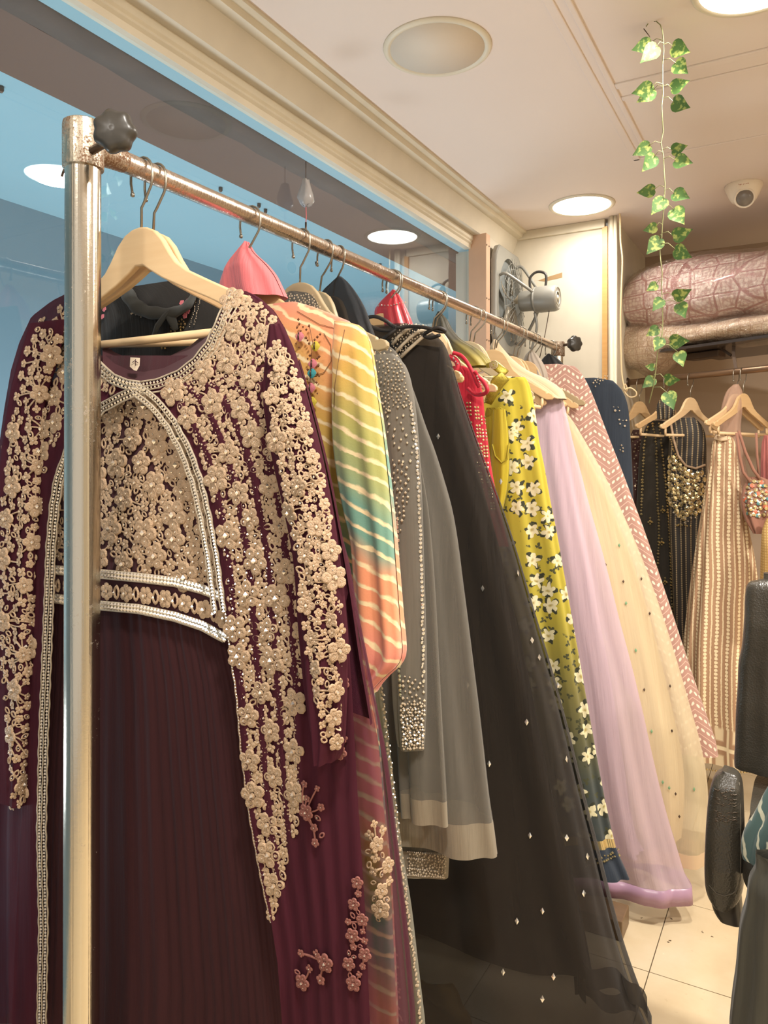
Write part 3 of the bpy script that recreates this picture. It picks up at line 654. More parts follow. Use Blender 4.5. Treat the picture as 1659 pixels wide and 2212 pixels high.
# ---------------------------------------------------------------- hangers
HTOP = [(0,0),(.016,-.002),(.032,-.009),(.048,-.024),(.064,-.047),(.078,-.064),(.10,-.079),(.14,-.098),(.18,-.116),(.199,-.1245),(.200,-.1295),(.204,-.1300),(.207,-.1275),(.218,-.131),(.224,-.136),(.225,-.143),(.221,-.149)]
HBOT = [(.203,-.152),(.185,-.146),(.14,-.125),(.09,-.104),(.05,-.086),(.022,-.070),(.008,-.061)]
half = HTOP+HBOT; outline = half+[(-x, z) for x, z in reversed(half)][:-1]
def hanger_bar():
    return MB().tube([(-.186,0,-.178),(.186,0,-.178)], .0065, 12)
def make_hanger(hm):
    mb = MB(); n = len(outline)
    M_ = Matrix(((1,0,0,0),(0,0,-1,.006),(0,1,0,0),(0,0,0,1)))
    mb.prism(outline, M_, .012)
    return mb.mesh('hanger_body', hang_ms[hm], True, 30)
def make_drop():
    mb = MB()
    for s in (-1, 1): mb.tube([(s*.188,0,-.148),(s*.189,0,-.165),(s*.187,0,-.179)], .0055, 8)
    mb.tube([(-.188,0,-.178),(.188,0,-.178)], .0065, 12); return mb.mesh('hanger_bar', hang_ms[0])
def make_hook():
    c = .088; r = .0235
    pts = [(0,0,-.004),(0,0,.032),(.006,0,.040),(.021,0,.064),(.0235,0,.075)]
    pts += [(r*math.cos(a), 0, c+r*math.sin(a)) for a in [D2(k) for k in range(0, 181, 20)]]+[(-.0235,0,.074),(-.021,0,.062),(-.020,0,.058)]
    mb = MB().tube(pts, .0021, 10); mb.lathe([(0,-.004),(.003,-.003),(.0036,0),(.003,.003),(0,.004)], Matrix.Translation((-.020,0,.056)), 8)
    return mb.mesh('hanger_hook', steel_m)
bodies = {}; HOOK = make_hook(); DROP = make_drop()
def hanger(y, label, mat=0, yaw=0.0, roll=0.0, dz=0.0, x=None, z=None, bar=True, group=None, scale=1.0, name='wooden_hanger'):
    if mat not in bodies: bodies[mat] = make_hanger(mat)
    hr = D2(roll)
    if z is None: loc = (RX-.088*math.sin(hr), y, RZ(y)+.016-.0215-.088*math.cos(hr)+dz*0)
    else: loc = (x, y, z)
    t = thing(name, label, 'hanger', loc, group)
    t.rotation_euler = (0, D2(roll), D2(yaw)); t.scale = (scale,)*3
    for nm, me in (('body', bodies[mat]), ('hook', HOOK))+((('trouser_bar', DROP),) if bar else ()):
        o = bpy.data.objects.new(nm, me); coll.objects.link(o); o.parent = t
        if nm == 'body' and 0: pass
    b = t.children[0].modifiers.new('b', 'BEVEL'); b.width = .003; b.segments = 3; b.limit_method = 'ANGLE'; b.angle_limit = D2(50)
    return t
def ry(px): d = F*.919/(.873*(1740-px)); return (d-.448)/.873
HG = [(305,'pale wooden hanger of the maroon gown, first behind the chrome post',0,0,0),
 (335,'pale wooden hanger right behind the maroon gown hanger, holding the black dress',0,0,3),
 (540,'olive-tinted wooden hanger under the pink cotton cone',1,2,4),
 (650,'dull grey-brown hanger draped with silver sequinned cloth behind the pink cone',2,-4,2),
 (705,'dull greenish hanger just left of the black veil cone',2,-12,12),
 (735,'tan wooden hanger half covered by the black veil cone',1,-20,13),
 (845,'tan wooden hanger in front of the red cone, behind the black tie strings',1,12,9),
 (852,'wooden hanger hidden inside the shiny red cone',1,-3,8),
 (945,'long pale hanger arm crossing in front of the yellow-green cone',0,21,12),
 (951,'pale wooden hanger inside the dark and yellow cone',0,-3,11),
 (1023,'dull round-shouldered hanger right of the yellow cone',2,14,9),
 (1033,'pale hanger just behind the dull round-shouldered one',0,20,11),
 (1075,'tan hanger at the left of the cream silk cone',1,4,8),
 (1083,'pale hanger under the cream silk cone',0,-4,14),
 (1118,'pale hanger behind the cream silk cone with thin strap hanging',0,3,12),
 (1126,'tan curved hanger left of the taupe silk cone',1,-3,12),
 (1148,'tan hanger holding the dusty pink dress',1,4,11),
 (1157,'dull hanger under the taupe silk cone',2,-3,7),
 (1190,'dull hanger at the far end of the rail under the black cone',2,0,6)]
for px, lb, m, yw, rl in HG: hanger(ry(px), lb, m, yw, rl, -.016 if px > 400 else -.008, group='wooden hangers on the chrome rail')
# ---------------------------------------------------------------- embroidery tools (all geometry, laid on the cloth)
FL = {}
def flower_mesh(r, mat, pet=5):
    k = (round(r, 4), mat.name, pet)
    if k not in FL:
        v, f = flower_local(r, pet, True); FL[k] = MB().add(v, f).mesh('flower', mat)
    return FL[k]
def scatter(poly, d, rnd, taken, tries=40):
    xs = [p[0] for p in poly]; ys = [p[1] for p in poly]; out = []
    A = (max(xs)-min(xs))*(max(ys)-min(ys)); cell = {}
    for _ in range(int(A/(d*d)*tries/4)):
        x, y = rnd.uniform(min(xs), max(xs)), rnd.uniform(min(ys), max(ys))
        if not inpoly(x, y, poly): continue
        if any((x-a)**2+(y-b)**2 < (d*.5+r)**2 for a, b, r in taken): continue
        out.append((x, y)); taken.append((x, y, d*.5))
    return out
def embroider(sh, polys, parent, big=24, small=12, seed=1, off=.005, thread=None, stones=None, name='embroidered_flower', px2m=None, density=1.0, bigd=62, avoid=None):
    thread = thread or gold; stones = stones or stone; rnd = random.Random(seed); stuff = MB(); st = MB(); cnt = 0
    for poly in polys:
        taken = list(avoid or []); B = scatter(poly, bigd, rnd, taken)
        taken2 = [(x, y, big*.95) for x, y in B]+list(avoid or []); S = scatter(poly, small*2.25/density**.5, rnd, taken2, 50)
        L = scatter(poly, small*1.55/density**.5, rnd, [(a, b, r*.92) for a, b, r in taken2], 50)
        def m(px, py): # metres per pixel here
            return min(.00085, (sh.px(px+1, py)-sh.px(px, py)).length)
        for x, y in B:
            p = sh.px(x, y, off); n = sh.nrm(x, y); k = m(x, y); r = round(big*rnd.uniform(.85, 1.15)*k/ .0007)*.0007
            M_ = frame(p, n, rnd.uniform(0, 6))
            o = bpy.data.objects.new(name, flower_mesh(r, thread)); coll.objects.link(o); o.parent = parent
            o.matrix_local = parent.matrix_basis.inverted()@M_; cnt += 1
            octa(st, M_@Vector((0,0,.30*r)), .19*r)
            for q in range(5):
                a = 2*math.pi*q/5; octa(st, M_@Vector((.56*r*math.cos(a), .56*r*math.sin(a), .20*r)), .07*r)
        for x, y in S:
            p = sh.px(x, y, off); n = sh.nrm(x, y); r = small*rnd.uniform(.8, 1.15)*m(x, y); M_ = frame(p, n, rnd.uniform(0, 6))
            v, f = flower_local(r, rnd.choice((4, 5))); stuff.add([M_@Vector(q) for q in v], f); octa(st, M_@Vector((0,0,.30*r)), .19*r)
            # a stem towards the nearest big flower
            if B:
                bx, by = min(B, key=lambda q: (q[0]-x)**2+(q[1]-y)**2); dd = math.hypot(bx-x, by-y)
                if 18 < dd < 95:
                    pts = []; cxo = rnd.uniform(-.25, .25)
                    for q in range(7):
                        t = q/6; X = lerp(x, bx, t)+(by-y)*cxo*4*t*(1-t)*.5; Y = lerp(y, by, t)-(bx-x)*cxo*4*t*(1-t)*.5; pts.append(sh.px(X, Y, off-.001))
                    stuff.tube(pts, 1.9*m(x, y), 4, False)
        for x, y in L:
            p = sh.px(x, y, off-.0005); n = sh.nrm(x, y); k = m(x, y); a = rnd.gauss(-1.2, .9)
            M_ = frame(p, n, a)@Matrix.Translation((-small*.8*k, 0, 0)); v, f = leaf_local(small*1.7*rnd.uniform(.8, 1.15)*k); stuff.add([M_@Vector(q) for q in v], f)
            if rnd.random() < .5: octa(st, M_@Vector((small*.8*k, 0, .0015)), 2.2*k)
    stuff.build('embroidered_vines', thread, parent, kind='stuff'); st.build('rhinestones', stones, parent, False, kind='stuff')
    return cnt
def trim_line(sh, pts, parent, lines=((0,3.0),), beads=((0,2.6,7),), off=.006, thread=None, bead=None, name='beaded_trim'):
    """parallel cords and rows of stones that follow a photographed edge"""
    P = polyline(pts, 7); mb = MB(); bd = MB(); N_ = []
    for i, (x, y) in enumerate(P):
        a, b = P[max(0, i-2)], P[min(len(P)-1, i+2)]; dx, dy = b[0]-a[0], b[1]-a[1]; l = math.hypot(dx, dy) or 1; N_.append((-dy/l, dx/l))
    k = (sh.px(P[0][0]+1, P[0][1])-sh.px(*P[0])).length
    for o, wd in lines:
        mb.tube([sh.px(x+nx*(o+.8*math.sin(i*1.1)), y+ny*o, off) for i, ((x, y), (nx, ny)) in enumerate(zip(P, N_))], wd*k, 5)
    for o, rd, step in beads:
        Q = polyline([(x+nx*o, y+ny*o) for (x, y), (nx, ny) in zip(P, N_)], step)
        for x, y in Q: octa(bd, sh.px(x, y, off+.0015), rd*k)
    p = mb.build(name, thread or gold, parent)
    if bd.v: bd.build('trim_stones', bead or stone, p, False, kind='stuff')
    return p
# ---------------------------------------------------------------- 1 the maroon gown with its open jacket
Y1 = .868
gown = thing('maroon_gown', 'maroon pleated gown with gold floral embroidered jacket and sheer veil, nearest the camera', 'dress', (RX, Y1, 0))
RJ = [(500,628),(528,626),(560,640),(596,672),(620,712),(642,770),(668,860),(694,960),(716,1060),(738,1180),(758,1300),(775,1420),(792,1520),(812,1650),(835,1800),(862,1990),(888,2212)]
LJ = [(205,628),(150,630),(110,650),(66,684),(40,740),(22,800),(8,880),(-6,980),(-20,1100),(-34,1250),(-40,1420),(-50,1650),(-60,1900),(-70,2212)]
J = Shell(Y1, RJ, LJ, th=[(0,.010),(-.05,.030),(-.2,.045),(-.6,.052),(-1.9,.060)], p=.75, folds=[(9,.0,.006),(17,.0,.003)], seed=4, zhem=.03)
# inner dress: bodice and pleated skirt
RI_ = [(470,700),(500,720),(520,800),(525,1000),(520,1200),(525,1310),(560,1400),(600,1600),(640,1900),(665,2212)]
LI_ = [(150,690),(110,720),(90,800),(85,1000),(90,1200),(95,1310),(80,1500),(60,1800),(50,2212)]
I = Shell(Y1, RI_, LI_, th=[(0,.006),(-.1,.026),(-.6,.038),(-1.9,.046)], p=.75, folds=[(5,.0,.003)], seed=2, zhem=.05)
nk = [(222,792),(245,812),(275,824),(303,826),(340,820),(385,802),(420,775),(448,740),(462,704)]
# bodice (front panel under the jacket opening), with the neckline above it
bod = I.patch('bodice', maroon_in, [(768,215,440),(800,210,455),(830,190,480),(900,140,500),(1000,110,505),(1150,96,512),(1290,94,520),(1306,92,525)], .004, gown, N=50)
yoke_rows = [(690,196,222),(730,196,240),(760,200,440)]
# back inside neck: a darker maroon facing curving behind the neckline
Bk = MB(); nb = [(222,742),(250,762),(285,776),(320,778),(365,770),(410,748),(452,712)]; nf = [(222,790),(246,812),(276,824),(303,828),(345,820),(400,795),(458,725)]
rows = []
for j in range(6):
    t = j/5; rows.append([J.px(lerp(a[0], b[0], t), lerp(a[1], b[1], t), -.03+.032*t) for a, b in zip(nb, nf)])
Bk.add([p for r in rows for p in r], [(j*7+i, j*7+i+1, (j+1)*7+i+1, (j+1)*7+i) for j in range(5) for i in range(6)]); Bk.build('neck_facing', maroon_in, gown)
tagm = plain('paper_label', (226,206,180), .7); tp = [(282,772),(303,773),(302,790),(296,801),(290,800),(281,792)]
lb = MB().add([J.px(x, y, .004) for x, y in tp], [tuple(range(6))]); lb = lb.build('neck_label', tagm, gown, False, label='small cream size tag stitched inside the neck')
MB().tube([J.px(286,783,.006), J.px(292,779,.006), J.px(299,784,.006)], .0006, 4).tube([J.px(293,776,.006), J.px(293,790,.006)], .0005, 4).build('stitching', maroon_in, lb, kind='stuff')
# pleated skirt: every pleat is folded geometry
SK = Shell(Y1, [(522,1330),(535,1400),(560,1500),(590,1700),(625,1950),(655,2212)], [(92,1300),(85,1400),(70,1600),(52,1900),(40,2212)], th=[(0,.036),(-.4,.046),(-1.2,.054)], p=.8, folds=[(84,.0010,.0017),(31,.0008,.0016),(9,.0,.008)], seed=9, zhem=.04)
SK.z0 = I.px(300,1286).z; SK.th = [(SK.z0,.034),(SK.z0-.4,.042),(SK.z0-1.2,.050)]
SK.build('pleated_skirt', maroon, gown, N=620, Z=70)
# jacket panels
openR = [(303,828),(345,862),(380,905),(415,970),(440,1040),(458,1120),(474,1210),(488,1320),(500,1420),(512,1500),(522,1620),(540,1760),(562,1880),(586,1992),(600,2080),(610,2212)]
openL = [(303,828),(255,850),(215,872),(175,915),(140,970),(118,1030),(108,1090),(100,1180),(96,1300),(90,1450),(84,1600),(80,1800),(84,2000),(80,2212)]
def xat(tab, y):
    for (x0, y0), (x1, y1) in zip(tab, tab[1:]):
        if y0 <= y <= y1: return lerp(x0, x1, (y-y0)/(y1-y0))
    return tab[0][0] if y < tab[0][1] else tab[-1][0]
neckR = [(497,628),(492,650),(480,672),(466,704),(448,742),(420,777),(385,804),(340,822),(303,828)]
neckL = [(158,628),(162,650),(170,690),(188,740),(212,782),(245,812),(275,824),(303,828)]
rowsR = []
for y in list(range(629, 828, 8))+[828]+list(range(840, 2200, 20))+[2212]:
    a = xat(neckR, y) if y < 828 else xat(openR, y)
    rowsR.append((y, a, min(xat(RJ, y)-2, xat([(900,628),(900,1150),(748,1300),(760,1480),(775,1750),(790,1980),(800,2212)], y))))
J.patch('jacket_panel', maroon_net, rowsR, .006, gown, N=90, ripple=(.004, 40))
rowsL = []
for y in list(range(631, 828, 8))+[828]+list(range(840, 2200, 20))+[2212]:
    b = xat(neckL, y) if y < 828 else xat(openL, y)
    rowsL.append((y, xat(LJ, y)+2, b))
J.patch('jacket_panel', maroon_net, rowsL, .006, gown, N=60, ripple=(.003, 22))
# back of the jacket and the sheer veil train at its right side
J.build('jacket_back', maroon_net, gown, N=60, Z=60, t0=math.pi, t1=2*math.pi, z0=J.px(300,795).z, z1=J.px(300,1500).z)
V = Shell(Y1+.035, [(640,1080),(700,1090),(742,1190),(764,1310),(785,1420),(805,1530),(828,1650),(846,1800),(868,1990),(888,2212)], [(600,1080),(590,1100),(560,1300),(560,1500),(570,1700),(590,1950),(600,2212)],
          th=[(0,.02),(-.3,.045),(-1.5,.05)], p=.8, folds=[(11,.004,.010),(23,.001,.003)], seed=12, zhem=.02)
V.build('veil', maroon_veil, gown, N=150, Z=70)
# sleeve that falls in front of the right side
S1 = Shell(Y1-.058, [(610,700),(636,760),(662,860),(690,970),(712,1080),(730,1200),(744,1340),(745,1480),(738,1600),(728,1640)], [(585,700),(578,760),(575,860),(590,970),(615,1080),(640,1200),(652,1340),(668,1480),(690,1600),(700,1640)],
           th=[(0,.008),(-.1,.022),(-.6,.028)], p=.9, folds=[(4,.001,.004),(9,.0005,.002)], seed=3)
S1.build('sleeve', maroon_net, gown, N=70, Z=60)
S2 = Shell(Y1-.05, [(140,690),(130,760),(100,860),(92,1000),(80,1200),(70,1450),(56,1740)], [(66,690),(45,760),(24,860),(4,1000),(-6,1200),(-10,1450),(0,1740)], th=[(0,.006),(-.1,.014),(-.6,.02)], p=.9, folds=[(4,.001,.004)], seed=6)
S2.build('sleeve', maroon_net, gown, N=60, Z=50)
# embroidery
Rp = [(500,645),(560,650),(600,690),(590,760),(585,900),(600,1000),(620,1100),(640,1250),(655,1400),(640,1520),(650,1640),(645,1760),(620,1850),(600,1940),(586,1990),(572,1900),(556,1800),(545,1700),(536,1600),(522,1480),(512,1400),(500,1300),(486,1180),(470,1090),(448,1010),(420,945),(388,880),(350,845),(380,825),(430,795),(462,752),(482,700)]
embroider(J, [Rp], gown, big=24, small=11.5, seed=5, off=.0085, density=2.1, bigd=56)
Sp = [(600,730),(632,780),(655,870),(683,980),(705,1090),(722,1210),(736,1350),(738,1480),(728,1620),(700,1600),(676,1480),(660,1340),(645,1200),(620,1080),(596,970),(585,860),(585,760)]
embroider(S1, [Sp], gown, big=20, small=10.5, seed=8, off=.003, density=2.0, bigd=52)
Lp = [(140,660),(80,700),(48,760),(32,860),(10,960),(4,1100),(0,1250),(0,1500),(10,1640),(30,1760),(52,1700),(62,1500),(70,1300),(76,1150),(88,1060),(112,960),(150,905),(200,868),(250,838),(200,775),(165,700)]
embroider(J, [Lp], gown, big=24, small=12, seed=11, off=.0085, density=2.1, bigd=56)
embroider(S2, [[(130,720),(100,860),(88,1000),(76,1200),(66,1450),(50,1740),(30,1740),(5,1450),(2,1200),(10,1000),(36,860),(55,760),(80,710)]], gown, big=22, small=10.5, seed=31, off=.003, density=1.8)
Bp = [(303,850),(350,880),(385,930),(415,1000),(438,1080),(455,1180),(466,1262),(350,1238),(215,1222),(104,1210),(112,1100),(140,1000),(175,940),(215,895),(260,862)]
embroider(I, [Bp], gown, big=26, small=11, seed=21, off=.0065, density=2.3, bigd=52)
WB_ = MB(); vs = []; NW = 40
def yat(tab, x):
    for (x0, y0), (x1, y1) in zip(tab, tab[1:]):
        if x0 <= x <= x1: return lerp(y0, y1, (x-x0)/(x1-x0))
    return tab[-1][1]
wa = [(90,1218),(140,1221),(215,1228),(300,1236),(380,1246),(440,1262),(496,1280)]; wb_ = [(90,1302),(140,1307),(215,1318),(300,1327),(380,1344),(440,1364),(500,1396)]
for j in range(7):
    for i in range(NW+1):
        x = lerp(92, 498, i/NW); vs.append(I.px(x, lerp(yat(wa, x), yat(wb_, x), j/6), .0068))
WB_.add(vs, [(j*(NW+1)+i, j*(NW+1)+i+1, (j+1)*(NW+1)+i+1, (j+1)*(NW+1)+i) for j in range(6) for i in range(NW)]); WB_.build('waistband', maroon_in, gown)
# waist band: two cord lines with stones and a row of small motifs between
wl_ = [(96,1222),(140,1225),(215,1232),(300,1240),(380,1250),(440,1266),(486,1284)]
wl2 = [(98,1282),(140,1288),(215,1300),(300,1308),(380,1325),(440,1345),(490,1372)]
for ln_ in (wl_, wl2):
    trim_line(I, ln_, gown, ((0,1.5),(7,1.2),(15,1.4)), ((3,2.4,6),(11,2.4,6)), .0105, silver, name='waistband_trim')
mo_ = MB(); ms_ = MB(); rnd = random.Random(3)
for i in range(19):
    t = i/18; x = lerp(105, 484, t); y = (xat([(b, a) for a, b in []], 0) if 0 else 0)
    def yat(tab, x):
        for (x0, y0), (x1, y1) in zip(tab, tab[1:]):
            if x0 <= x <= x1: return lerp(y0, y1, (x-x0)/(x1-x0))
        return tab[-1][1]
    y = (yat(wl_, x)+yat(wl2, x))/2+10; p = I.px(x, y, .0095); n = I.nrm(x, y)
    if i % 2 == 0: v, f = flower_local(.0145, 6); M_ = frame(p, n, rnd.random())
    else: v, f = leaf_local(.024, .36); M_ = frame(p, n, D2(90))@Matrix.Translation((-.012,0,0))
    mo_.add([M_@Vector(q) for q in v], f); octa(ms_, frame(p, n)@Vector((0,0,.006)), .0028)
o = mo_.build('waistband_motifs', gold, gown, kind='stuff'); ms_.build('waistband_stones', stone, gown, False, kind='stuff')
trim_line(J, openR[:8], gown, ((1,1.8),(10,1.6),(20,1.6),(28,1.8)), ((5,2.7,7),(24,2.6,8)), .009, silver)
trim_line(J, openR[7:14], gown, ((1,1.8),), ((1,1.6,9),), .008, gold)
trim_line(J, openL, gown, ((-1,1.8),(-10,1.6),(-20,1.6)), ((-5,2.7,7),(-15,2.6,8)), .009, silver)
trim_line(J, neckR, gown, ((3,1.8),(-8,1.8),(-16,1.6),(-24,1.6)), ((-2.5,3.0,7),(-12,2.4,9)), .009, silver)
trim_line(J, neckL, gown, ((-3,1.8),(8,1.8),(16,1.6)), ((2.5,3.0,7),(12,2.4,9)), .009, silver)
# sprays on the veil
embroider(V, [[(800,1775),(826,1780),(836,1850),(846,1920),(836,1970),(818,1990),(800,1900),(795,1840)]], gown, big=17, small=9, seed=41, off=.004, name='veil_flower', bigd=40)
embroider(J, [[(772,1900),(782,1960),(790,2020),(802,2060),(790,2100),(762,2140),(752,2080),(750,1980)]], gown, big=15, small=8, seed=42, off=.012, name='veil_flower', bigd=36, thread=copper)
embroider(J, [[(655,1690),(690,1700),(700,1800),(680,1830),(655,1760)],[(700,1400),(740,1420),(748,1500),(735,1640),(715,1560)],[(640,2050),(700,2040),(710,2120),(640,2130)],[(715,1470),(745,1480),(752,1620),(735,1640)]], gown, big=14, small=8, seed=43, off=.012, name='veil_flower', bigd=60, thread=copper, density=.4)
# ---------------------------------------------------------------- helpers for the row of clothes
def cone(y, R, L, mat, name, label, cat='scarf', th=.035, seed=1, folds=None, group=None):
    sh = Shell(y, R, L, th=[(0,.006),(-.05,th*.7),(-.15,th)], p=.9, folds=folds or [(5,.0,.004),(11,.0005,.002)], seed=seed)
    o = sh.build(name, mat, None, N=90, Z=36, cap=False); tag(o, label, cat, group); return sh, o
def dress(y, R, L, mat, label, th, folds, seed, name='dress', part='skirt', cat='dress', cap=False, **k):
    t = thing(name, label, cat, (RX, y, 0)); sh = Shell(y, R, L, th=th, folds=folds, seed=seed, **k); return t, sh
def sequins(sh, pts, parent, r, mat, name='sequins', off=.003, shape='oct', kind='stuff', seed=0):
    mb = MB(); rr = random.Random(seed)
    for x, y in pts:
        p = sh.px(x, y, off); n = sh.nrm(x, y)
        if shape == 'disc':
            M_ = frame(p, n, rr.uniform(0, 3)); mb.add([M_@Vector((r*math.cos(a*1.047), r*math.sin(a*1.047), 0)) for a in range(6)]+[M_@Vector((0,0,r*.25))], [(k, (k+1) % 6, 6) for k in range(6)])
        else: octa(mb, p, r*rr.uniform(.7, 1.2))
    return mb.build(name, mat, parent, False, kind=kind)
def pts_in(poly, d, seed): return scatter(poly, d, random.Random(seed), [], 50)
def along(tab, step, jit=0, seed=0):
    rr = random.Random(seed); return [(x+rr.uniform(-jit, jit), y+rr.uniform(-jit, jit)) for x, y in polyline(tab, step)]
def diamonds(sh, pts, parent, mat, r=.006, name='mirror_chip', off=.004, kx=.62):
    me = MB().add([(r*kx,0,0),(0,r,0),(-r*kx,0,0),(0,-r,0),(0,0,.0012)], [(0,1,4),(1,2,4),(2,3,4),(3,0,4)]).mesh(name, mat, False)
    for x, y in pts:
        o = bpy.data.objects.new(name, me); coll.objects.link(o); o.parent = parent
        o.matrix_local = parent.matrix_basis.inverted()@frame(sh.px(x, y, off), sh.nrm(x, y), 0)
# ---- 2 black dress with pink flowers, inside the neck of the gown
Y = .975
t, b = dress(Y, [(395,604),(440,612),(482,632),(515,660),(528,720),(525,900),(520,1200),(530,1600),(540,2000)], [(330,604),(285,600),(240,596),(215,606),(196,640),(186,720),(180,900),(170,1200),(160,2000)], black_geo,
  'black dress with pink beaded flowers, seen through the neck of the maroon gown', [(0,.006),(-.06,.022),(-1.2,.03)], [(7,.0,.004)], 3, name='black_dress')
b.build('body', black_geo, t, N=90, Z=50)
cl = [(243,588),(258,600),(270,622),(284,648),(305,668),(335,676),(372,676),(402,662),(418,640),(428,612)]
mb = MB(); CP_ = curve3([b.px(x, y, .014+.003*math.sin(i)) for i, (x, y) in enumerate(cl)]); mb.tube(CP_, [.006+.007*math.sin(math.pi*i/(len(CP_)-1))**.6+.0012*math.sin(i*.9) for i in range(len(CP_))], 14, flat=.6); mb.build('twisted_collar', cloth('soft_black_voile', (74,76,74), (52,54,54)), t)
mb = MB(); mb.tube([b.px(x, y, .022) for x, y in ((365,672),(355,684),(340,705),(332,725))], [.004,.008,.009,.006], 10, flat=.5).tube([b.px(x, y, .020) for x, y in ((360,674),(372,690),(380,712))], [.004,.008,.005], 10, flat=.5); mb.build('collar_tie', bpy.data.materials['soft_black_voile'], t)
pk = plain('pink_beads', (226,130,140), .45, .1); me = flower_mesh(.0052, pk, 5)
for x, y in ((393,654),(405,651),(411,660),(396,668),(406,672),(400,682),(223,652),(226,668),(222,684)):
    o = bpy.data.objects.new('pink_flower', me); coll.objects.link(o); o.parent = t; o.matrix_local = t.matrix_basis.inverted()@frame(b.px(x, y, .006), b.nrm(x, y), x)
sequins(b, along([(400,600),(424,640),(420,672),(410,705)], 4, 1), t, .0012, silver, 'silver_bead_line'); sequins(b, along([(430,608),(432,650),(420,700)], 4, 1), t, .0012, silver, 'silver_bead_line')
sequins(b, pts_in([(372,695),(395,690),(402,705),(385,740),(362,755),(345,750),(360,725)], 6, 2), t, .0026, goldbead, 'gold_bead_spray')
sequins(b, pts_in([(236,596),(250,592),(258,612),(268,640),(258,640),(245,620)], 6, 2), t, .002, silver, 'silver_bead_spray')
sequins(b, along([(282,676),(305,684),(322,680)], 6, 3), t, .002, silver, 'silver_bead_spray')
# ---- 3 pink cotton cone and the leheriya kurta
cone(1.128, [(536,522),(548,545),(572,568),(592,592),(606,618),(616,640)], [(531,522),(515,545),(496,572),(484,600),(478,630),(482,650)], pinkc, 'cotton_cone', 'pink cotton scarf folded into a cone over the third hanger', seed=5, folds=[(3,.001,.006),(7,.001,.003)], th=.045)
mb = MB(); mb.tube([atY(482,640,1.07),atY(520,618,1.066),(atY(560,610,1.07)),atY(612,640,1.09)], [.002,.006,.006,.002], 10); 
Yk = 1.108
t, b = dress(Yk, [(640,652),(670,660),(712,676),(748,690),(772,708),(782,740),(778,820),(770,950),(772,1100),(784,1250),(798,1400),(810,1520),(822,1640),(832,1760),(845,1900),(860,2212)], [(590,652),(520,670),(420,720),(400,800),(400,1000),(420,1300),(430,1600),(440,2212)], lehe,
   'pastel striped kurta in pink, orange, yellow and teal hanging behind the maroon gown', [(0,.008),(-.06,.022),(-.3,.035),(-1.4,.05)], [(6,.0,.007),(15,.0,.002)], 6, name='striped_kurta', zhem=.05)
b.build('body', lehe, t, N=150, Z=70)
s = Shell(Yk-.052, [(740,694),(775,702),(795,728),(806,780),(816,850),(828,930),(840,1030),(850,1130),(858,1230),(866,1330),(872,1410),(862,1438),(835,1462),(797,1503)], [(724,694),(722,720),(722,800),(720,880),(722,960),(732,1040),(746,1110),(760,1170),(766,1260),(770,1360),(774,1420),(780,1462),(788,1490),(795,1503)],
   th=[(0,.008),(-.05,.024),(-.7,.030),(-.9,.012)], p=.9, folds=[(5,.0,.006),(9,.0,.002)], seed=5)
s.build('sleeve', lehe, t, N=90, Z=80)
cols = {'p': plain('pink_thread_button', (206,120,130), .7, bump=.4, bs=700), 'y': plain('yellow_thread_button', (206,186,60), .7, bump=.4, bs=700), 't': plain('teal_thread_button', (60,150,156), .7, bump=.4, bs=700)}
bt = plain('brown_metal_bead', (122,80,58), .4, .5)
for x, y, c in ((648,727,'p'),(682,748,'y'),(676,786,'p'),(674,806,'t'),(672,838,'p'),(675,868,'y')):
    p = b.px(x, y, .012); n = b.nrm(x, y); M_ = frame(p, n, 0); v = [M_@Vector((0,0,.004))]; mb = MB()
    for k in range(14):
        a = 2*math.pi*k/14; r = .0098*(1-.18*abs(math.sin(2*a))); v.append(M_@Vector((r*math.cos(a)*.95, r*math.sin(a), 0)))
    mb.add(v, [(0, 1+k, 1+(k+1) % 14) for k in range(14)]); o = mb.build('thread_button', cols[c], t, label={'p':'pink','y':'yellow','t':'teal'}[c]+' thread-wound button')
    MB().tube([M_@Vector((0,-.006,.004)), M_@Vector((0,0,.0055)), M_@Vector((0,.006,.004))], .0013, 6).build('dark_slit', dark_steel, o)
bp = [(645,690),(647,700),(642,708),(655,706),(662,712),(650,715),(668,704),(640,742),(646,750),(692,722),(686,728),(680,734),(665,735),(668,742),(662,730),(665,775),(670,768),(686,774),(688,790),(665,798),(690,812),(664,818),(662,832),(684,826),(665,850),(686,850),(672,882),(678,890),(670,895),(680,902),(668,826),(690,770)]
sequins(b, bp, t, .0028, bt, 'brown_beads', off=.012)
mb = MB(); mb.tube([b.px(x, y, .013) for x, y in ((668,700),(672,720),(676,740),(674,760),(672,780),(672,800),(670,830),(673,860),(675,890))], .0006, 4); mb.build('button_string', bt, t)
mb = MB(); mb.tube([s.px(x, y, .001) for x, y in ((745,712),(735,760),(724,830),(722,880))], .0007, 4); mb.tube([b.px(x, y, .002) for x, y in ((642,672),(690,700),(735,712))], .0006, 4); mb.tube([b.px(x, y, .002) for x, y in ((700,720),(715,745),(716,780),(700,805),(676,812))], .0006, 4)
mb.build('thread_seam', plain('brown_thread', (120,90,60), .8), t)
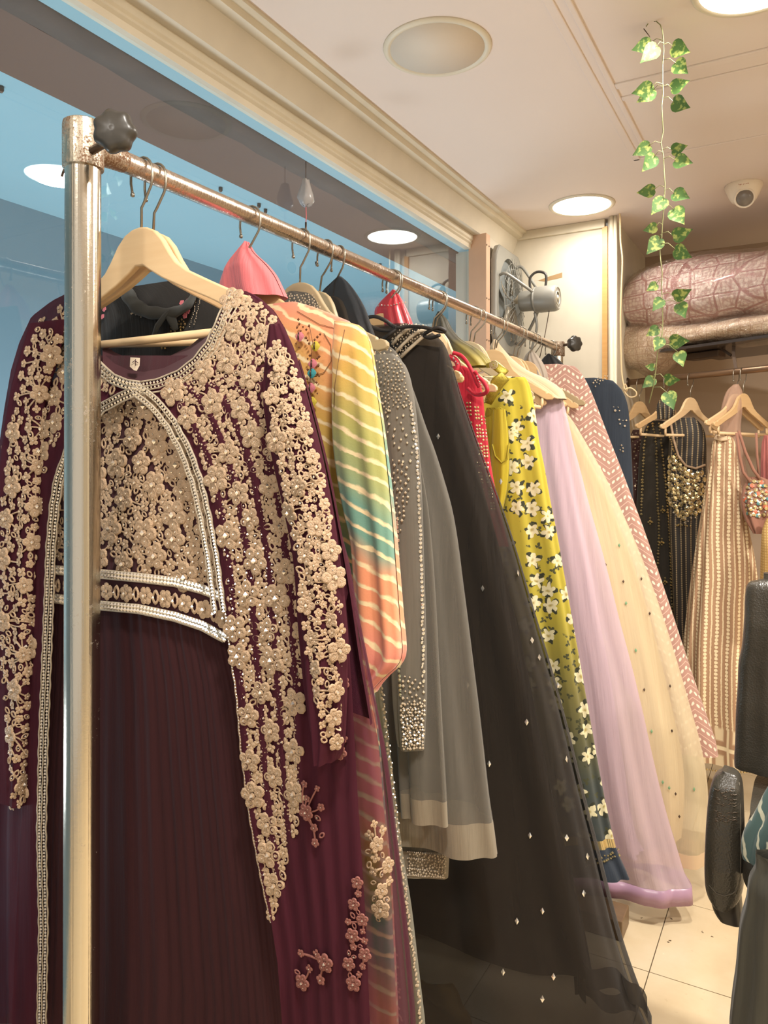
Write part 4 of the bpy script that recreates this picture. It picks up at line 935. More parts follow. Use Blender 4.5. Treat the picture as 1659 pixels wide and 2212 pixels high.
# ---- 4 grey net dress
_, cl_ = cone(1.285, [(640,629),(668,633),(684,645),(694,668),(700,700)], [(628,629),(612,640),(606,660),(610,700)], grey_in, 'sequined_cloth', 'grey sequined cloth draped over the dull hanger behind the pink cone', cat='cloth', th=.02)
q = Shell(1.262, [(640,629),(668,633),(684,645),(694,668),(700,700)], [(628,629),(612,640),(606,660),(610,700)], th=[(0,.006),(-.1,.02)], p=.9)
o = sequins(q, pts_in([(618,634),(676,636),(694,668),(690,690),(612,670)], 5, 4), cl_, .0022, silver, 'silver_sequins')
Yg = 1.36
GR = [(790,722),(820,736),(845,750),(866,776),(882,815),(898,860),(918,920),(938,975),(958,1040),(974,1100),(986,1170),(996,1250),(1006,1330),(1018,1430),(1030,1530),(1042,1640),(1052,1730),(1061,1790),(1068,1848)]
t, b = dress(Yg, GR, None, grey_net, 'grey net dress with silver beadwork on shoulder and cuffs, beside the striped kurta', [(0,.008),(-.06,.022),(-.4,.045),(-1.2,.07)], [(9,.0,.014),(19,.0,.003)], 7, name='grey_net_dress')
zb = b.px(1010, 1782).z
b.build('outer_net', grey_net, t, N=150, Z=70, z1=zb); b.build('velvet_hem', grey_hem, t, N=150, Z=5, z0=zb, label='pale taupe velvet hem band')
ins = Shell(Yg, [(x-44-(y-722)*.045, y) for x, y in GR[:-1]]+[(965,1895)], None, th=[(0,.005),(-.06,.016),(-.4,.035),(-1.2,.05)], folds=[(7,.0,.010)], seed=4)
zc = ins.px(920, 1842).z
ins.build('lining', grey_in, t, N=110, Z=60, z1=zc); ins.build('silver_border', grey_hem, t, N=110, Z=4, z0=zc)
sequins(ins, pts_in([(884,1842),(963,1848),(962,1896),(884,1890)], 5, 3), t, .0026, silver, 'border_beads')
for yy in (1842, 1856, 1878, 1892): sequins(ins, along([(880,yy-2),(964,yy+4)], 4, .5), t, .0018, stone, 'border_beads')
e = Shell(Yg-.075, [(905,980),(925,1100),(938,1250),(946,1400),(954,1560),(962,1700),(966,1784)], [(838,980),(842,1100),(846,1250),(852,1400),(860,1560),(868,1700),(874,1784)], th=[(0,.004),(-.3,.016),(-1,.02)], folds=[(5,.0,.008)], seed=14)
ze = e.px(915, 1730).z; e.build('net_panel', grey_net, t, N=60, Z=50, z1=ze); e.build('velvet_hem', grey_hem, t, N=60, Z=4, z0=ze)
sl = Shell(Yg-.10, [(850,764),(876,790),(892,850),(903,950),(910,1080),(914,1220),(918,1360),(920,1500),(916,1600),(914,1620)], [(806,764),(812,820),(822,900),(834,980),(840,1080),(843,1220),(848,1360),(852,1500),(862,1600),(868,1620)], th=[(0,.008),(-.05,.018),(-.7,.020)], p=.9, folds=[(4,.0,.005)], seed=4)
sl.build('sleeve', cloth('grey_sleeve_net', (132,126,116), (96,92,84), alpha=.88), t, N=70, Z=60)
sequins(sl, pts_in([(866,1520),(918,1520),(914,1618),(870,1618)], 5.5, 6)+pts_in([(872,1460),(916,1470),(918,1520),(866,1520)], 9, 6), t, .0032, silver, 'cuff_beads'); sequins(sl, pts_in([(866,1530),(918,1530),(914,1610),(870,1610)], 9, 8), t, .0026, stone, 'cuff_stones', off=.005)
sequins(sl, along([(888,870),(900,960),(906,1080),(910,1220),(914,1360),(915,1470)], 9, 1.5)+along([(858,1120),(862,1280),(862,1420),(864,1500)], 9, 1.5), t, .0034, stone, 'mirror_discs', shape='disc', off=.004)
sh_pts = pts_in([(800,742),(840,752),(866,776),(880,830),(886,880),(850,880),(832,900),(815,840),(806,790)], 7, 9)
sequins(sl, [p_ for p_ in sh_pts if p_[1] > 775], t, .0023, silver, 'shoulder_beads'); sequins(b, [p_ for p_ in sh_pts if p_[1] <= 790], t, .0036, silver, 'shoulder_beads', off=.03)
sequins(sl, pts_in([(825,870),(890,880),(905,990),(870,1000),(850,960),(832,920)], 13, 10), t, .003, stone, 'shoulder_stones', off=.004)
sequins(sl, pts_in([(845,985),(880,1000),(885,1060),(865,1150),(846,1100)], 9, 10), t, .003, silver, 'shoulder_beads', off=.004)
d = Shell(Yg-.12, [(816,1440),(832,1540),(846,1650),(858,1760),(872,1860),(888,1960),(902,2080),(918,2212)], [(788,1440),(800,1540),(808,1650),(816,1760),(826,1860),(836,1960),(848,2080),(856,2212)], th=[(0,.004),(-.3,.012)], folds=[(4,.0,.004)], seed=15, zhem=.03)
d.build('dupatta', cloth('grey_dupatta_net', (150,146,130), (112,110,98), alpha=.85), t, N=50, Z=50)
sequins(d, along([(822,1470),(842,1640),(860,1800),(880,1960),(905,2150),(910,2210)], 6, 3)+along([(802,1470),(815,1640),(835,1850),(852,2050),(866,2205)], 8, 5), t, .0028, silver, 'dupatta_beads', shape='disc'); sequins(d, along([(828,1500),(850,1700),(868,1860),(895,2060)], 13, 4), t, .0022, stone, 'dupatta_stones')
# ---- black veil cone, red cone
cone(1.437, [(737,597),(752,610),(770,634),(786,664),(798,700),(808,730)], [(733,597),(716,612),(700,628),(694,645),(712,690),(740,720)], black_veil, 'veil_cone', 'sheer black veil draped in a cone over a tan hanger', seed=8, th=.03)
sh_, o = cone(1.70, [(853,626),(864,640),(874,658),(884,682),(892,706)], [(850,626),(836,640),(822,656),(813,672),(816,706)], cloth('shiny_red_organza', (206,52,62), (164,30,44), rough=.35, alpha=.93, spec=.6), 'organza_cone', 'shiny red organza scarf with a sequin line, coned over a hanger', th=.035, seed=3)
sequins(sh_, along([(818,660),(845,660),(876,652)], 6, .5), o, .0028, stone, 'sequin_line', off=.003)
# ---- 5 black gown
Yb = 1.625
BR = [(876,698),(902,703),(928,714),(946,728),(960,744),(972,776),(984,816),(996,858),(1012,904),(1034,966),(1056,1025),(1078,1085),(1100,1150),(1120,1215),(1140,1285),(1162,1360),(1184,1435),(1206,1515),(1228,1600),(1248,1685),(1268,1765),(1290,1850),(1312,1940),(1336,2030),(1362,2110),(1388,2180),(1402,2212)]
t, b = dress(Yb, BR, None, black_tulle2, 'long black tulle gown with small mirror chips and tie neck', [(0,.01),(-.08,.028),(-.5,.06),(-1.5,.11)], [(9,.0,.016),(23,.0,.004)], 17, name='black_tulle_gown', zhem=.02)
b.build('outer_tulle', cloth('outer_black_tulle', (54,47,40), (36,31,27), alpha=.80, sheen=.1), t, N=170, Z=80)
b2 = Shell(Yb, [(888,744),(915,735),(940,731),(955,750),(966,790),(980,850),(1000,920),(1028,1010),(1056,1100),(1078,1180),(1096,1260),(1118,1350),(1140,1450),(1160,1550),(1182,1660),(1208,1780),(1234,1880),(1252,1960),(1268,2040),(1278,2100)], None, th=[(0,.008),(-.08,.022),(-.5,.05),(-1.5,.08)], folds=[(7,.0,.014)], seed=18)
b2.build('lining', black_tulle, t, N=120, Z=60)
chips = [(947,943),(1043,1271),(1057,1650),(1145,1805),(1117,1990),(1087,2100),(1120,1238),(1150,1383),(1166,1420),(1196,2110),(1172,2158),(1138,1560),(1172,1968),(1205,1480),(1225,1640),(1262,1930),(1270,1850),(1082,1040),(1010,1480),(990,1830),(1225,1810)]
diamonds(b, [c for c in chips], t, stone, .0072, off=.004)
# beaded neckline and black tie cords
npoly = [(846,742),(852,716),(868,702),(890,698),(922,704),(930,716),(916,730),(898,742),(880,756),(868,770),(852,764)]
sequins(b, [p_ for p_ in pts_in(npoly, 5, 5)], t, .003, silver, 'neck_beads', off=.012)
mb = MB()
for lst in ([(852,765),(870,745),(888,728),(905,716),(926,710)], [(866,772),(884,754),(902,738),(920,722),(932,716)], [(848,744),(862,726),(880,712),(902,702)]): mb.tube([b.px(x, y, .014+.0*i) for i, (x, y) in enumerate(lst)], .0042, 7)
mb.build('silver_piping', silver, t)
YT = Yb-.05; mb = MB()
def loop(pts, r, yy, mb): mb.tube(curve3([atY(x, y, yy+.006*math.sin(i*1.7)) for i, (x, y) in enumerate(pts)]), r, 8)
loop([(858,708),(845,714),(820,712),(800,704),(790,694),(796,686),(812,684),(832,692),(846,702),(856,710),(842,722),(830,732),(820,742)], .0046, YT, mb)
loop([(858,708),(880,706),(905,706),(930,710),(952,716),(962,715),(948,708),(930,714),(916,724),(930,730),(950,724)], .0044, YT, mb)
mb.build('tie_cord', plain('black_cord', (38,32,28), .6), t)
loopm = MB(); loopm.tube([atY(x, y, Yb-.05) for x, y in ((826,752),(840,764),(852,776))], .006, 8); loopm.build('strap', bpy.data.materials['black_cord'], t)
# horsehair hem bands on the floor
rb = cloth('horsehair_band', (62,56,50), (44,40,36), alpha=.9)
def ribbon(pts, h, y, mb):
    vs = []
    P = [atY(a, b_, y) for a, b_ in polyline(pts, 10)]
    for i, p in enumerate(P): vs += [p+Vector((0,.012*math.sin(i*.7),0)), p+Vector((0,.012*math.sin(i*.7)+.01,-h))]
    mb.add(vs, [(2*i, 2*i+1, 2*i+3, 2*i+2) for i in range(len(P)-1)])
mb = MB(); ribbon([(1170,1960),(1215,2030),(1270,2085),(1330,2098),(1376,2120),(1396,2160)], .05, 1.60, mb); ribbon([(1240,2110),(1290,2130),(1330,2150),(1372,2150)], .045, 1.62, mb); ribbon([(1060,1690),(1110,1790),(1160,1880),(1200,1960),(1235,2040),(1262,2130)], .05, 1.60, mb); mb.build('hem_band', rb, t)
# ---- 6 red blouse
Yr = 1.905
t, b = dress(Yr, [(1000,790),(1022,800),(1036,820),(1042,850),(1047,900),(1054,960),(1062,1020),(1074,1080),(1088,1140),(1098,1180)], [(955,790),(930,800),(915,860),(915,1180)], redc, 'red sequined blouse with thin red strap loops, between the black gown and the yellow dress', [(0,.006),(-.1,.02),(-.5,.03)], [(7,.0,.005)], 8, name='red_blouse', cat='blouse')
b.build('body', redc, t, N=90, Z=40)
mb = MB(); loop([(978,762),(996,768),(1010,784),(1022,806),(1030,826),(1036,836)], .0055, Yr-.04, mb); loop([(1010,838),(1028,852),(1048,850),(1053,840),(1044,824),(1032,812),(1026,802)], .0055, Yr-.045, mb); loop([(970,770),(985,778),(990,792),(984,806)], .008, Yr-.04, mb); mb.build('strap', redc, t)
for k, (x0, y0, x1, y1) in enumerate(((1012,862,1020,980),(1030,880,1040,990),(1044,900,1052,1000),(1034,1000,1048,1100),(1052,1010,1066,1100))):
    sequins(b, [(lerp(x0, x1, i/14)+dx, lerp(y0, y1, i/14)) for i in range(15) for dx in (-3, 3) if (i+k) % 5], t, .0032, goldbead, 'sequin_rows', shape='disc', off=.004)
sequins(b, along([(1030,812),(1042,838),(1038,848)], 6, 1)+along([(978,772),(988,786)], 5, 2), t, .003, stone, 'strap_stones', off=.05)
# ---- 7 yellow floral dress
Yy = 2.095
YR = [(1075,812),(1100,806),(1122,808),(1138,820),(1148,848),(1156,890),(1164,950),(1176,1010),(1188,1080),(1202,1150),(1216,1230),(1232,1320),(1248,1410),(1262,1490),(1278,1580),(1294,1670),(1312,1760),(1332,1840),(1357,1896)]
t, b = dress(Yy, YR, None, flor, 'yellow floral dress shading to navy at the gold-edged hem', [(0,.01),(-.08,.026),(-.5,.05),(-1.4,.085)], [(15,.001,.014),(29,.0,.003)], 21, name='yellow_floral_dress', p=.85)
zy = b.px(1310, 1842).z; b.build('body', flor, t, N=220, Z=80, z1=zy+.03); b.build('gold_border', goldbead, t, N=220, Z=3, z0=zy+.03, z1=zy+.008); b.build('navy_hem', navy, t, N=220, Z=4, z0=zy+.008)
sequins(b, along([(1262,1862),(1300,1852),(1336,1836)], 6, 2)+along([(1265,1872),(1300,1862),(1338,1846)], 5, 1), t, .004, goldbead, 'hem_beads', off=.004)
oc = cloth('olive_yellow_lining', (176,158,40), (140,124,30))
s = Shell(Yy-.065, [(1092,884),(1098,930),(1100,980),(1100,1020),(1094,1070),(1082,1112)], [(1066,884),(1064,930),(1062,980),(1062,1030),(1068,1080),(1078,1112)], th=[(0,.006),(-.1,.012)], folds=[(3,.001,.004)], seed=5); s.build('sleeve', yel, t, N=40, Z=24)
mb = MB(); mb.tube([s.px(x, y, .004) for x, y in ((1064,960),(1070,985),(1084,1000),(1096,992),(1100,960))], .0022, 6); mb.build('armhole_piping', oc, t)
gb = plain('green_gold_sequin_cloth', (156,140,52), .35, .6, var=.5, ns=180, bump=.6, bs=400)
mb = MB(); A = [atY(x, y, Yy-.10) for x, y in ((1054,872),(1064,848),(1076,826),(1092,812))]; 
w0 = [.012,.018,.021,.018]; mb.tube(A, w0, 12, flat=.35); mb.build('sequined_strap', gb, t)
mb = MB(); mb.tube([atY(x, y, Yy-.075) for x, y in ((1052,790),(1066,786),(1084,800),(1094,806))], [.010,.017,.016,.012], 12, flat=.4); o = mb.build('neck_clasp', gb, t)
mb = MB()
for k_ in (.004,.008,.012): mb.tube([atY(1067,788,Yy-.092)+Vector((k_*math.cos(a*.785+.4), -.001, k_*math.sin(a*.785+.4))) for a in range(9)], .0012, 5)
mb.build('rosette', silver, o)
b.build  # body built above
o = Shell(Yy-.04, [(1082,880),(1092,884),(1096,940),(1092,990)], [(1052,880),(1048,900),(1050,950),(1060,990)], th=[(0,.004),(-.1,.008)]).build('side_panel', oc, t, N=30, Z=14)
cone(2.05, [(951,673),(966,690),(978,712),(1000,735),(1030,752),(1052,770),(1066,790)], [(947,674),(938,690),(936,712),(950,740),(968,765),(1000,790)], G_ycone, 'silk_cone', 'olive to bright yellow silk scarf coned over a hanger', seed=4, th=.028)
# ---- 8 lavender lehenga
Yl = 2.51
LR = [(1186,836),(1204,842),(1216,862),(1226,900),(1240,960),(1256,1020),(1274,1090),(1294,1160),(1318,1250),(1340,1340),(1364,1430),(1388,1530),(1412,1640),(1436,1740),(1462,1830),(1482,1895),(1493,1912)]
t, b = dress(Yl, LR, None, lav_net, 'pale lavender net skirt with a satin hem ring, right of the yellow dress', [(0,.01),(-.08,.026),(-.5,.06),(-1.4,.12)], [(11,.002,.012),(25,.0,.003)], 23, name='lavender_skirt', p=.85, zhem=None)
zl = b.z1; b.build('net_layer', lav_net, t, N=170, Z=60, z1=zl); bz = b.z1
b.build('satin_hem', lav_satin, t, N=170, Z=3, z0=bz+.002, z1=bz-.052) if False else None
hb = MB(); N_ = 150; vs = []
for i in range(N_):
    a = 2*math.pi*i/N_; p = b.P(a, bz+.002); q = p.copy(); q.z -= .052; q += Vector((.004*math.cos(a),0,0)); vs += [p, q]
hb.add(vs, [(2*i, 2*i+1, (2*i+3) % (2*N_), (2*i+2) % (2*N_)) for i in range(N_)]); o = hb.build('satin_hem', lav_satin, t); mm = o.modifiers.new('s', 'SOLIDIFY'); mm.thickness = .002
b2 = Shell(Yl, [(x-(y-836)*.085-3, y) for x, y in LR[:-2]]+[(1385,1845)], None, th=[(0,.008),(-.08,.02),(-.5,.045),(-1.4,.09)], folds=[(11,.004,.030),(23,.0,.007)], seed=24); b2.build('chiffon_layer', lav, t, N=170, Z=60)
sequins(b, pts_in([(1172,820),(1190,812),(1206,822),(1198,836),(1178,838)], 5, 2), t, .0035, stone, 'waist_beads', off=.01)
# ---- 9 cream skirt
Yc = 2.64
CR = [(1205,882),(1222,890),(1240,912),(1262,948),(1290,996),(1320,1052),(1348,1112),(1378,1180),(1408,1258),(1438,1345),(1466,1435),(1492,1525),(1514,1605),(1528,1680),(1532,1760),(1528,1838)]
t, b = dress(Yc, CR, None, crm_net, 'cream chiffon skirt with tiny green and mirror chips, beside the lavender skirt', [(0,.01),(-.08,.026),(-.5,.06),(-1.3,.11)], [(9,.002,.012),(21,.0,.003)], 27, name='cream_skirt', p=.85)
b.build('net_layer', crm_net, t, N=150, Z=60)
b2 = Shell(Yc, [(x-8-(y-882)*.055, y) for x, y in CR[:-1]]+[(1470,1815)], None, th=[(0,.008),(-.08,.02),(-.5,.045),(-1.4,.08)], folds=[(12,.003,.022),(27,0,.004)], seed=29); b2.build('chiffon_layer', crm, t, N=150, Z=60)
hb = MB(); vs = []; bz = b.z1
for i in range(N_):
    a = 2*math.pi*i/N_; p = b.P(a, bz+.002); q = p.copy(); q.z -= .045; vs += [p, q]
hb.add(vs, [(2*i, 2*i+1, (2*i+3) % (2*N_), (2*i+2) % (2*N_)) for i in range(N_)]); hb.build('hem_band', crm_cone, t)
gc = plain('green_chip', (120,160,120), .3); 
diamonds(b, [(1338,1178),(1353,1303),(1374,1405),(1408,1580),(1446,1702),(1432,1690),(1430,1880),(1500,1705)], t, gc, .007); diamonds(b, [(1404,1325),(1386,1250),(1452,1579),(1347,1256),(1309,1220),(1448,1482),(1460,1715),(1468,1764),(1392,1490)], t, dark_steel, .006, name='dark_chip')
mb = MB(); mb.tube([atY(x, y, Yc-.05) for x, y in ((1214,838),(1212,862),(1216,890),(1218,905))], .004, 6); mb.tube([atY(x, y, Yc-.055) for x, y in ((1206,900),(1218,908),(1226,902),(1216,896),(1208,902),(1212,914),(1222,918))], .006, 7); mb.build('drawstring', crm_cone, t)
cone(2.492, [(1072,733),(1086,752),(1108,776),(1140,800),(1180,818),(1214,842),(1224,862)], [(1066,735),(1060,752),(1075,778),(1098,806),(1140,832),(1180,856),(1214,864)], crm_cone, 'silk_cone', 'cream silk drape sloping down over a long hanger arm', seed=14, th=.03, folds=[(4,.001,.004)])
# ---- 10 dusty pink chevron dress
Yp = 2.87
PR = [(1205,786),(1222,783),(1240,790),(1256,806),(1270,830),(1284,862),(1300,904),(1320,956),(1342,1012),(1366,1076),(1392,1146),(1418,1222),(1446,1305),(1474,1390),(1502,1474),(1528,1548),(1546,1600),(1552,1632)]
t, b = dress(Yp, PR, None, chev, 'dusty pink dress with white chevron dots, second from the far end', [(0,.01),(-.08,.026),(-.5,.05),(-1.1,.085)], [(9,.0,.009)], 31, name='dusty_pink_dress', p=.85)
b.build('body', chev, t, N=150, Z=60)
cone(2.835, [(1150,755),(1162,768),(1174,786),(1182,806),(1184,822)], [(1146,756),(1136,768),(1134,782),(1144,806),(1156,822)], greycone, 'silk_cone', 'taupe silk scarf coned over a hanger near the far knob', seed=15)
# ---- 11 navy dress
Yn = 3.05
t, b = dress(Yn, [(1285,816),(1306,813),(1328,826),(1346,846),(1357,880),(1362,940),(1366,1020),(1370,1120),(1378,1260),(1388,1420),(1395,1560)], None, navy, 'dark navy dress with silver sprigs, last on the rail', [(0,.01),(-.08,.026),(-.5,.04),(-1.1,.05)], [(7,.0,.007)], 33, name='navy_dress')
b.build('body', navy, t, N=110, Z=50)
embroider(b, [[(1326,878),(1338,880),(1340,892),(1328,894)],[(1335,905),(1354,908),(1356,924),(1340,922)]], t, big=5, small=4, bigd=12, seed=3, thread=silver, name='silver_sprig')
sequins(b, pts_in([(1278,826),(1300,812),(1316,812),(1300,826),(1288,836)], 5, 1)+[(1343,962),(1346,968),(1340,972),(1346,975),(1372,1050)], t, .004, silver, 'neck_beads')
cone(3.055, [(1188,764),(1204,774),(1220,790),(1236,808)], [(1184,764),(1172,776),(1166,792),(1180,808)], black_geo, 'cloth_cone', 'black cloth cone right beside the far rail clamp', seed=16)
# ---- bags on the floor seen through the tulle
def bag(px, py, y, r, mat, label, seed, name='crumpled_bag', sq=(1,.7,.55)):
    p = atY(px, py, y); mb = MB(); rr = random.Random(seed); n, m_ = 26, 14; vs = []
    for j in range(m_+1):
        ph = math.pi*(j/m_-.5)
        for i in range(n):
            a = 2*math.pi*i/n; q = 1+.13*math.sin(3*a+seed)+.10*math.sin(5*a+ph*4)+rr.uniform(-.05, .05)
            vs.append((p.x+r*sq[0]*q*math.cos(a)*math.cos(ph)**.6, y+r*sq[1]*q*math.sin(a)*math.cos(ph)**.6, max(.004, r*sq[2]+r*sq[2]*math.sin(ph)*q)))
    mb.add(vs, [(j*n+i, j*n+(i+1) % n, (j+1)*n+(i+1) % n, (j+1)*n+i) for j in range(m_) for i in range(n)]); tag(mb.build(name, mat), label, 'bag')
bag(960, 2200, 1.50, .10, plain('white_polythene', (206,190,164), .35, bump=.5, bs=20), 'crumpled white polythene bag on the floor under the black gown', 4)
bag(1100, 2200, 1.62, .10, plain('cream_paper_bag', (190,172,140), .6, bump=.5, bs=20), 'crumpled cream paper bag on the floor behind the tulle', 9)
bag(905, 2080, 1.66, .12, plain('mustard_cloth', (150,116,56), .8, bump=.5, bs=20), 'folded mustard cloth bundle on the floor under the grey dress', 12, name='cloth_bundle')
# ---------------------------------------------------------------- far alcove: rail, shelf, bundles, dresses
A0 = atY(1362, 826, 3.72); A1 = atZ(1720, 789, A0.z); ud = (A1-A0).normalized(); ad = math.atan2(ud.y, ud.x)
def on_rail(px):
    d = ray(px, 800); # horizontal crossing of the viewing ray with the rail line
    det = d.x*(-ud.y)+d.y*ud.x; k = (A0.x*(-ud.y)+A0.y*ud.x)/det; return Vector((d.x*k, d.y*k, A0.z))
rr2 = thing('wall_rail', 'brown metal clothes rail under the shelf in the far alcove', 'rail', tuple(A0))
MB().tube([A0-ud*.02, A1+ud*.5], .014, 20).build('rail_tube', plain('brown_rail_metal', (150,122,98), .35, .7, bump=.1), rr2)
MB().lathe([(.024,0),(.024,.004),(.017,.006),(.017,.014)], Matrix.Translation(A0-ud*.02)@ud.to_track_quat('Z','Y').to_matrix().to_4x4(), 20).build('end_flange', dark_steel, rr2)
zs = atY(1455, 754, on_rail(1455).y-.02).z
pv = Vector((-ud.y, ud.x, 0)); pv = pv if pv.y > 0 else -pv   # towards the wall
B0 = on_rail(1440); B0.z = zs; mb = MB(); c = [B0-pv*.05-ud*.0, B0+ud*1.6-pv*.05, B0+ud*1.6+pv*.42, B0+pv*.42]
mb.add(c+[q-Vector((0,0,.012)) for q in c], [(0,1,2,3),(7,6,5,4),(0,4,5,1),(1,5,6,2),(2,6,7,3),(3,7,4,0)]); o = mb.build('alcove_shelf', plain('black_glass_shelf', (60,52,48), .25), smooth=False); tag(o, 'thin dark shelf holding the wrapped clothes in the alcove', 'shelf')
for px in (1568,):
    P = on_rail(px)+pv*.06; 
    m2 = MB(); m2.tube([Vector((P.x,P.y,zs-.012)), Vector((P.x,P.y,zs-.05)), Vector((P.x+.01,P.y,A0.z+.012))], .009, 4); m2.tube([Vector((P.x-.05,P.y+.02,zs-.016)), Vector((P.x-.01,P.y,zs-.05))], .007, 4); tag(m2.build('shelf_bracket', dark_steel, smooth=False), 'dark metal bracket between shelf and rail in the alcove', 'bracket')
P = on_rail(1500)+pv*.10; m2 = MB(); m2.box((-.09,-.03,-.045), (.07,.03,-.013))
o = m2.build('shelf_channel', dark_steel, smooth=False, bevel=.004); o.location = (P.x, P.y, zs); o.rotation_euler = (0,0,ad); tag(o, 'dark metal channel under the alcove shelf, left of the bracket', 'channel')
def sausage(cols, name, mat, label, depth=.16, seed=1, push=.06, film_pad=.010, n=28, film_z=0):
    t = thing(name, label, 'wrapped clothes', tuple(on_rail(1500)))
    for layer in (0, 1):
        mb = MB(); vs = []; C = []
        for (x0, a0, b0), (x1, a1, b1) in zip(cols, cols[1:]):
            for q in range(6): s_ = q/6; C.append((lerp(x0, x1, s_), lerp(a0, a1, s_), lerp(b0, b1, s_)))
        C.append(cols[-1]); rr = random.Random(seed+layer)
        for i, (px, ta, bo) in enumerate(C):
            P = on_rail(px)-pv*.0+pv*push; T = atY(px, ta, P.y).z; B = atY(px, bo, P.y).z; mz = (T+B)/2; h = (T-B)/2; e = min(1, (i+.3)/7)**.5
            for k in range(n):
                a = 2*math.pi*k/n; pad = film_pad*layer*(1+.8*rr.random()); ca, sa = math.cos(a), math.sin(a)
                q = 1+.05*math.sin(3*a+i*.21+seed)+.03*math.sin(7*a+i*.5)
                dd = (depth*e*q+pad)*math.copysign(abs(ca)**.85, ca); hz = (h*q+pad)*math.copysign(abs(sa)**.85, sa)
                vs.append(Vector((P.x, P.y, mz))+pv*dd*.8+Vector((0,0,hz)))
        m_ = len(C); mb.add(vs, [(i*n+k, i*n+(k+1) % n, (i+1)*n+(k+1) % n, (i+1)*n+k) for i in range(m_-1) for k in range(n)]+[tuple(range(n-1, -1, -1)), tuple((m_-1)*n+k for k in range(n))])
        mb.build(('folded_cloth', 'plastic_wrap')[layer], (mat, film)[layer], t)
    return t
sausage([(1352,640,706),(1366,606,712),(1385,590,712),(1420,576,708),(1470,566,704),(1530,556,696),(1600,547,686),(1680,540,678),(1780,535,670)], 'wrapped_dress_bundle', pack_pink, 'plastic-wrapped pink embroidered lehenga lying on top of the shelf', .17, 3)
sausage([(1346,702,785),(1358,702,796),(1378,703,806),(1400,704,806),(1425,706,790),(1448,706,765),(1480,706,750),(1540,698,745),(1600,688,740),(1680,680,732),(1780,672,724)], 'wrapped_dress_bundle', pack_cream, 'plastic-wrapped cream embroidered cloth under the pink one on the shelf', .15, 8)
# far hangers
for px, m, rl, lb in ((1382,1,0,'tan hanger holding the dark plum dress at the left end of the alcove rail'),(1440,1,2,'orange-tan hanger of the black bead-string dress in the alcove'),(1492,0,0,'large pale hanger holding the black and gold blouse in the alcove'),(1590,0,2,'pale hanger under the nude net veil in the alcove'),(1606,1,0,'orange-tan hanger of the jewelled strap blouse, rightmost in the alcove')):
    P = on_rail(px); hr = D2(rl)
    hanger(P.y, lb, m, math.degrees(ad)+90, rl, x=P.x, z=P.z-.094+.0, scale=.95, group='wooden hangers on the alcove rail')
def far(px, R, L, mat, label, name, cat='dress', th=None, folds=None, seed=1, part='body', N=90, Z=50, dy=0, cap=False, **k):
    P = on_rail(px); t = thing(name, label, cat, (P.x, P.y+dy, 0)); sh = Shell(P.y+dy, R, L, th=th or [(0,.01),(-.1,.03),(-.9,.05)], folds=folds or [(7,.001,.008)], seed=seed, clampL=-9, **k)
    sh.build(part, mat, t, N=N, Z=Z); return t, sh
t, s = far(1378, [(1384,928),(1396,945),(1396,1100),(1398,1300)], [(1368,928),(1362,945),(1360,1100),(1362,1300)], cloth('plum_cloth', (92,62,58), (62,42,40)), 'dark plum glittery dress at the left end of the alcove rail', 'plum_dress')
sequins(s, pts_in([(1366,935),(1384,935),(1386,1060),(1372,1060)], 7, 2), t, .004, silver, 'glitter_beads')
wp_, wo = cone(on_rail(1436).y-.06, [(1442,856),(1452,868),(1458,884),(1456,905)], [(1434,856),(1424,866),(1418,884),(1420,905)], blackbead2, 'beaded_bun', 'small black beaded cloth bundle behind the ivy tip in the alcove', cat='cloth')
t, s = far(1440, [(1430,908),(1450,918),(1462,950),(1466,1050),(1470,1150),(1476,1300),(1490,1450),(1500,1600)], [(1404,908),(1394,925),(1384,960),(1378,1040),(1374,1120),(1376,1200),(1380,1300),(1385,1450),(1390,1600)], cloth('alcove_black', (56,50,42), (40,36,30)), 'black dress with long gold bead strings in the alcove', 'bead_string_dress', seed=4)
for ln_ in ([(1400,922),(1392,960),(1388,1050),(1386,1110)], [(1410,915),(1418,960),(1420,1050),(1424,1150),(1420,1230)], [(1424,915),(1430,970),(1440,1060),(1447,1160),(1450,1250),(1454,1340)]): sequins(s, along(ln_, 6.5, .8), t, .0062, goldbead, 'bead_string', off=.006)
for c in ((1405,1125),(1432,1100),(1430,1170),(1437,1255)): sequins(s, [(c[0]+dx, c[1]+dy) for dx, dy in ((0,0),(4,3),(-4,3),(0,7),(0,-6))], t, .006, goldbead, 'gold_sprig', off=.005)
t, s = far(1494, [(1500,902),(1514,915),(1524,940),(1526,1000),(1524,1080),(1520,1130),(1516,1400),(1515,1560)], [(1462,902),(1450,915),(1446,950),(1444,1050),(1446,1130),(1454,1280),(1462,1420),(1470,1560)], blackbead2, 'black blouse with heavy gold jewelled front on the large pale hanger', 'jewelled_blouse', 'blouse', seed=5, dy=-.02)
sequins(s, pts_in([(1444,985),(1458,990),(1472,1008),(1495,1022),(1524,1020),(1522,1080),(1508,1110),(1480,1122),(1455,1106),(1444,1080)], 9, 2), t, .012, goldbead, 'gold_jewels', off=.006, shape='disc')
sequins(s, pts_in([(1444,985),(1458,990),(1472,1008),(1495,1022),(1524,1020),(1522,1080),(1508,1115),(1480,1130),(1455,1112),(1444,1080)], 7, 5), t, .005, stone, 'gold_stones', off=.014)
mb = MB(); mb.tube([s.px(x, y, .012) for x, y in ((1450,915),(1456,950),(1466,985),(1482,1006),(1504,1012),(1524,1004))], .005, 7); mb.build('neck_piping', gold, t)
sequins(s, along([(1446,940),(1456,975),(1470,1000)], 5, 1), t, .005, goldbead, 'neck_beads', off=.012)
sequins(s, along([(1462,1134),(1490,1136)], 5, 2), t, .005, goldbead, 'waist_beads', off=.008)
